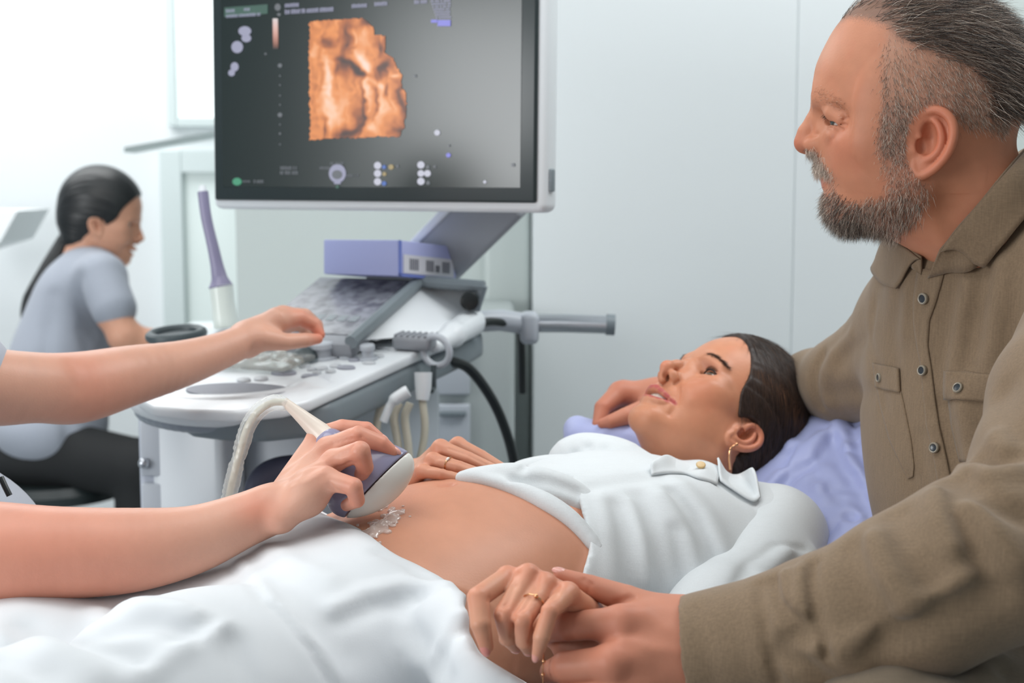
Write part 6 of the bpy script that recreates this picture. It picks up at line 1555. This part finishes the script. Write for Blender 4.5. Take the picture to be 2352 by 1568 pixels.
# far arm, on the keys
S = Sdf(0.0018)
la = [J(-330, 830, 1.48, 105), J(-60, 884, 1.52, 92), J(80, 890, 1.56, 80), J(180, 890, 1.61, 81), J(300, 862, 1.66, 68), J(415, 836, 1.72, 53), J(500, 808, 1.76, 42), J(562, 782, 1.79, 36)]
limb(S, la)
ixl = [J(638, 736, 1.815, 29), J(688, 730, 1.83, 19.5), J(722, 746, 1.84, 16), J(735, 768, 1.838, 12)]
thl = [J(605, 778, 1.785, 28), J(655, 785, 1.795, 20), J(700, 781, 1.81, 16.5), J(730, 778, 1.825, 12)]
mdl = [J(650, 730, 1.845, 27), J(700, 726, 1.866, 18), J(728, 746, 1.876, 14), J(735, 766, 1.872, 11)]
rgl = [J(650, 742, 1.87, 25), J(690, 742, 1.895, 17), J(704, 762, 1.90, 13), J(700, 780, 1.895, 11)]
for f in (ixl, mdl, rgl): S.cap(P(568, 778, 1.80), f[0][0], px2m(34, 1.8), f[0][1], k=.012); digit(S, f, k0=.006)
digit(S, thl, k0=.012)
ry = Ray(S, .005)
folds(S, ry, [([(165, 840), (180, 862), (182, 890)], .010, .0016), ([(660, 770), (690, 768)], .002, .0008), ([(640, 720), (655, 740)], .006, -.0010)])
V, Q = S.mesh(2)
sp_.append((V, Q, 0, tones(V, [(ixl[1][0], .02, .5), (ixl[3][0], .02, .6), (thl[3][0], .018, .6), (P(175, 860, 1.58), .03, .3), (P(230, 930, 1.6), .06, .25)])))
# trunk, neck and head outside the picture
SF = Frame(P(-650, 530, 1.50), camvec(0, .25, -.97), camvec(.97, -.24, -.06), camvec(.24, .94, .24), 0.93)
SF.R = np.stack([nrm(np.cross(camvec(.25, .96, 0), camvec(.96, -.25, 0))), nrm(camvec(.96, -.25, 0)), nrm(camvec(.25, .96, 0))], 1)

sp_.append((SF.w(Vg), Qg, 0, tones(Vg)))
for s_ in (-1, 1):
    ev, eq, ec = eyeball((s_ * 0.0320, 0.0600, -0.0005), 0.0126, (0, 1, -.2), srgb(96, 84, 70), SF); sp_.append((ev, eq, 1, ec))
S = Sdf(0.007)
S.cap(P(-645, 650, 1.49), P(-540, 800, 1.465), .048, .052, k=0); S.cap(P(-540, 800, 1.465), P(-420, 960, 1.43), .052, .08, k=.04); S.ell(P(-400, 1010, 1.42), (.09, .15, .24), k=.05)
V, Q = S.mesh(1); sp_.append((V, Q, 0, tones(V)))
M_skin_s = skin_mat('skin_fair', 0.14, 0.42)
body_obj('body', sp_, [M_skin_s, M_eye, M_nail], son)
body_obj('hair', [(SF.w(hV), hQ, 0, np.array(srgb(70, 52, 42)))], [M_hair], son)
M_scrub = linen('grey_scrub_cotton', srgb(176, 182, 194), 800, .03, .2, .85)
S = Sdf(0.005)
S.ell(P(-430, 930, 1.44), (.112, .165, .13), k=0); S.ell(P(-338, 1120, 1.42), (.110, .165, .20), k=.06)
S.chain([P(-370, 830, 1.44), P(-390, 850, 1.52), P(-95, 870, 1.52)], [.070, .066, .058], k=.04)
S.chain([P(-330, 830, 1.40), P(-390, 880, 1.28), P(-390, 1080, 1.245)], [.070, .066, .060], k=.04)
S.cap(P(-520, 850, 1.46), P(-430, 950, 1.44), .10, .11, k=.05); S.cap(P(-520, 850, 1.46), P(-380, 870, 1.30), .07, .07, k=.04)
S.cap(P(-660, 600, 1.49), P(-575, 735, 1.475), .054, .054, k=.006, sub=True)
S.fold([P(-60, 900, 1.37), P(-50, 1000, 1.36), P(-50, 1100, 1.36)], .012, .006)
V, Q = S.mesh(2)
tun = cloth('tunic', [(V, Q)], M_scrub, son)
MB().tube([P(2, 1096, 1.335), P(12, 1118, 1.333), P(22, 1138, 1.333)], .0028, 10).build('dark_piping', M_blk, tun)
S = Sdf(0.008)
S.ell(P(-220, 1320, 1.42), (.14, .17, .12), k=0)
S.chain([P(-240, 1360, 1.55), P(-20, 1380, 1.93)], [.09, .07], k=.03); kn = P(-20, 1380, 1.93); S.chain([kn, np.array([kn[0] - .02, kn[1] + .02, .10])], [.068, .045], k=.02); S.cap(P(-260, 1360, 1.42), P(-150, 1410, 1.78), .09, .07, k=.03); kn2 = P(-150, 1410, 1.78); S.chain([kn2, np.array([kn2[0] - .02, kn2[1] + .02, .10])], [.066, .045], k=.02)
V, Q = S.mesh(1); cloth('trousers', [(V, Q)], M_scrub, son)
for kk in (kn, kn2):
    S = Sdf(.005); S.ell((kk[0] + .04, kk[1] + .02, .045), (.13, .048, .045), k=0); S.half((0, 0, .004), (0, 0, -1), .004); V, Q = S.mesh(1); cloth('shoe', [(V, Q)], M_wp, son)
settle(son, tuple(np.array(P(-230, 1300, 1.42)) * [1, 1, 0]))
# ------------------------------------------------------------------ probe in the hand
prb = thing('ultrasound_probe', 'white and lavender curved probe held against the bare belly by the fair hand', 'ultrasound probe')
wv = nrm(P(930, 1078, 1.31) - P(790, 1168, 1.31)); av = nrm(P(890, 1150, 1.315) - P(770, 1010, 1.325)); av = nrm(av - wv * (av @ wv)); dv = np.cross(wv, av)
RPb = np.stack([wv, av, dv], 1)
def probe_head():
    S = Sdf(0.0011)
    S.ell(P(852, 1108, 1.315), (.0450, .0255, .0215), RPb, k=0)
    S.ell(P(838, 1090, 1.317), (.036, .028, .0205), RPb, k=.012)
    return S
sn0 = nrm(av * .92 + wv * .22)
S = probe_head(); S.cap(P(820, 1072, 1.32), P(760, 1020, 1.328), .018, .015, k=.012); S.half(P(882, 1092, 1.31), sn0, .0008); V, Q = S.mesh(1)
put('shell', mesh_np('shell', V, Q), mat('lavender_gloss', srgb(142, 140, 166), 0.18), prb)
S = probe_head(); S.half(P(884, 1094, 1.31), -sn0, .0008); V, Q = S.mesh(1)
put('contact_head', mesh_np('contact_head', V, Q), mat('warm_white_plastic', srgb(226, 226, 220), 0.25), prb)
M_cream = mat('cream_plastic', srgb(224, 212, 200), 0.35)
MB().tube(spline([P(775, 1030, 1.326), P(738, 996, 1.332), P(700, 962, 1.334), P(652, 921, 1.335)], 6), list(np.interp(np.linspace(0, 1, 19), [0, .3, 1], [.0135, .0108, .0040])), 20).build('strain_relief', M_cream, prb)
cpts = spline([P(656, 924, 1.335), P(628, 924, 1.336), P(596, 942, 1.338), P(570, 978, 1.34), P(553, 1030, 1.342), P(540, 1080, 1.345), P(528, 1130, 1.35), P(515, 1200, 1.37), P(500, 1300, 1.45), P(520, 1500, 1.6)], 8)
MB().tube(cpts, .0034, 12).build('lead', M_cab, prb)
S = Sdf(0.0012)
nP = 50
S.chain(list(cpts[1:nP:2]), .0056, k=.002)
rr_ = np.random.default_rng(77)
for i in range(1, nP, 2):
    a = cpts[i]; t = nrm(cpts[i + 1] - a); b = nrm(np.cross(t, FWD)); S.cap(a + b * .0035, a - b * .0035 + t * .004, .0042, .0042, k=.001)
    q = rr_.normal(0, 1, 3); q = nrm(q - t * (q @ t)); S.fold([a + q * .006 - t * .004, a + q * .006 + t * .005], .0022, rr_.choice([-.0016, .0018]))
V, Q = S.mesh(1)
put('clear_wrap', mesh_np('clear_wrap', V, Q), mat('clear_wrap', srgb(240, 244, 242), 0.22, **{'Alpha': 0.30, 'Coat Weight': 0.6}), prb)
settle(prb, tuple(P(860, 1150, 1.315)))
# ------------------------------------------------------------------ person working in the background
bgw = thing('person', 'person with a long black ponytail seated in a grey tunic by the white wall', 'person')
BFr = Frame(P(243, 505, 3.6), (0, 0, 0), (0, 0, 0), (0, 0, 0), 0.93)
bf, bu = nrm(camvec(.97, -.20, -.12)), camvec(.20, .98, 0); bu = nrm(bu - bf * (bu @ bf)); BFr.R = np.stack([np.cross(bu, bf) * 1.0, bf, bu], 1)
if BFr.R[:, 0] @ FWD < 0: BFr.R[:, 0] *= -1
skb = np.array(srgb(214, 160, 134)); bp_ = [(BFr.w(Vg), Qg, 0, np.clip(skb + 0 * Vg, 0, 1))]
for s_ in (-1, 1):
    ev, eq, ec = eyeball((s_ * 0.0320, 0.0600, -0.0005), 0.0126, (0, 1, -.3), srgb(70, 54, 44), BFr); bp_.append((ev, eq, 1, ec))
S = Sdf(0.005)
S.cap(BFr.w((0, -.03, -.05)), P(205, 600, 3.62), .05, .06, k=0)
S.chain([P(244, 685, 3.45), P(258, 715, 3.43), P(287, 772, 3.42), P(345, 788, 3.44), P(400, 795, 3.50)], [.040, .041, .037, .031, .022], k=.02)
S.cap(P(400, 795, 3.50), P(440, 800, 3.55), .024, .018, k=.02)
S.chain([P(200, 690, 3.80), P(230, 760, 3.82), P(360, 800, 3.75)], [.05, .04, .026], k=.02); S.ell(P(150, 790, 3.60), (.07, .10, .12), k=.04)
V, Q = S.mesh(2); bp_.append((V, Q, 0, np.clip(skb + 0 * V, 0, 1)))
body_obj('body', bp_, [M_skin_s, M_eye], bgw)
M_bh = mat('black_hair', srgb(30, 32, 34), 0.4)
S = Sdf(0.004)
S.chain(spline([P(172, 528, 3.62), P(150, 560, 3.62), P(118, 610, 3.60), P(86, 665, 3.58), P(66, 705, 3.57), P(56, 735, 3.57)], 4), list(np.interp(np.linspace(0, 1, 21), [0, .2, .7, 1], [.020, .022, .020, .006])), k=.01)
pV, pQ = S.mesh(2)
body_obj('hair', [(BFr.w(hV * [1.02, 1.02, 1.02]), hQ, 0, None), (pV, pQ, 0, None)], [M_bh], bgw)
MB().torus(P(170, 532, 3.615), .021, .010, P(150, 560, 3.62) - P(175, 522, 3.62)).build('hair_band', mat('grey_band', srgb(150, 156, 180), .6), bgw)
M_tun = linen('blue_grey_cotton', srgb(158, 164, 176), 500, .03, .2, .85)
S = Sdf(0.006)
la_ = nrm(P(215, 600, 3.62) - P(130, 850, 3.58)); ls_ = FWD; lf_ = np.cross(la_, ls_)
S.ell(P(168, 730, 3.62), (.105, .17, .17), np.stack([lf_, ls_, la_], 1), k=0); S.ell(P(135, 860, 3.58), (.125, .17, .16), np.stack([lf_, ls_, la_], 1), k=.06)
S.cap(P(212, 600, 3.62), P(232, 640, 3.50), .05, .062, k=.05); S.cap(P(232, 640, 3.47), P(262, 708, 3.43), .058, .054, k=.03); S.cap(P(190, 610, 3.72), P(215, 700, 3.80), .055, .05, k=.04)
S.ell(P(120, 985, 3.53), (.13, .17, .10), k=.06)
S.cap(BFr.w((0, -.02, -.06)), P(212, 575, 3.62), .052, .055, k=.006, sub=True)
ry = Ray(S, .01)
folds(S, ry, [([(180, 640), (190, 700), (215, 760)], .02, .010), ([(120, 680), (110, 760), (105, 820)], .02, .006), ([(150, 960), (160, 1010), (170, 1050)], .02, .010), ([(190, 760), (200, 800)], .02, .006)])
V, Q = S.mesh(2); cloth('tunic', [(V, Q)], M_tun, bgw)
S = Sdf(0.008)
S.ell(P(110, 1035, 3.56), (.14, .17, .085), k=0); S.chain([P(120, 1040, 3.48), P(330, 1075, 3.42)], [.085, .068], k=.03); S.chain([P(120, 1040, 3.68), P(330, 1070, 3.64)], [.085, .068], k=.03)
S.chain([P(330, 1075, 3.42), P(300, 1400, 3.45)], [.066, .045], k=.02); S.chain([P(330, 1070, 3.64), P(300, 1380, 3.66)], [.066, .045], k=.02)
V, Q = S.mesh(1); cloth('trousers', [(V, Q)], mat('black_cotton', srgb(26, 28, 30), .8), bgw)
settle(bgw, tuple(np.array(P(110, 1100, 3.56)) * [1, 1, 0]))
st_ = thing('stool', 'black swivel stool under the person with the ponytail', 'stool')
c = np.array(P(115, 1100, 3.56)); zt = P(115, 1092, 3.56)[2]
M_st = mat('black_vinyl', srgb(40, 48, 50), 0.4)
MB().lathe([(.16, -.05), (.185, -.045), (.19, -.02), (.18, 0), (.02, 0.004)], (c[0], c[1], zt), seg=32).build('seat', M_st, st_)
MB().lathe([(.025, 0), (.025, zt - .17), (.05, zt - .06)], (c[0], c[1], .10), seg=16).build('column', M_chrome, st_)
for k in range(5):
    a = 2 * math.pi * k / 5 + .3
    MB().tube([(c[0], c[1], .12), (c[0] + .26 * math.cos(a), c[1] + .26 * math.sin(a), .075)], [.022, .015], 10).build('leg', M_st, st_)
    MB().lathe([(.026, -.012), (.03, -.008), (.03, .008), (.026, .012)], (c[0] + .26 * math.cos(a), c[1] + .26 * math.sin(a), .032), (math.sin(a), -math.cos(a), 0), 16).build('castor', M_blk, st_)
settle(st_, (c[0], c[1], 0))
dk_ = thing('desk', 'white desk with a black side panel in front of the person with the ponytail', 'desk')
z_ = P(400, 812, 3.55)[2]
x0_, x1_ = P(235, 800, 3.6)[0], P(600, 800, 3.6)[0]
MB().box(((x0_ + x1_) / 2 + .06, 3.95, z_ - .015), (x1_ - x0_, .75, .03), bev=.004).build('top', M_white, dk_)
MB().box((x0_ + .14, 3.95, (z_ - .03) / 2), (.04, .70, z_ - .03)).build('side_panel', mat('black_laminate', srgb(24, 30, 32), .5), dk_)
MB().box((x1_ - .02, 3.95, (z_ - .03) / 2), (.04, .70, z_ - .03)).build('side_panel', M_white, dk_)
MB().box(((x0_ + x1_) / 2 + .06, 4.28, (z_ - .03) / 2), (x1_ - x0_ - .2, .03, z_ - .05)).build('back_panel', mat('dark_laminate', srgb(34, 42, 44), .5), dk_)
settle(dk_, ((x0_ + x1_) / 2, 3.95, 0))
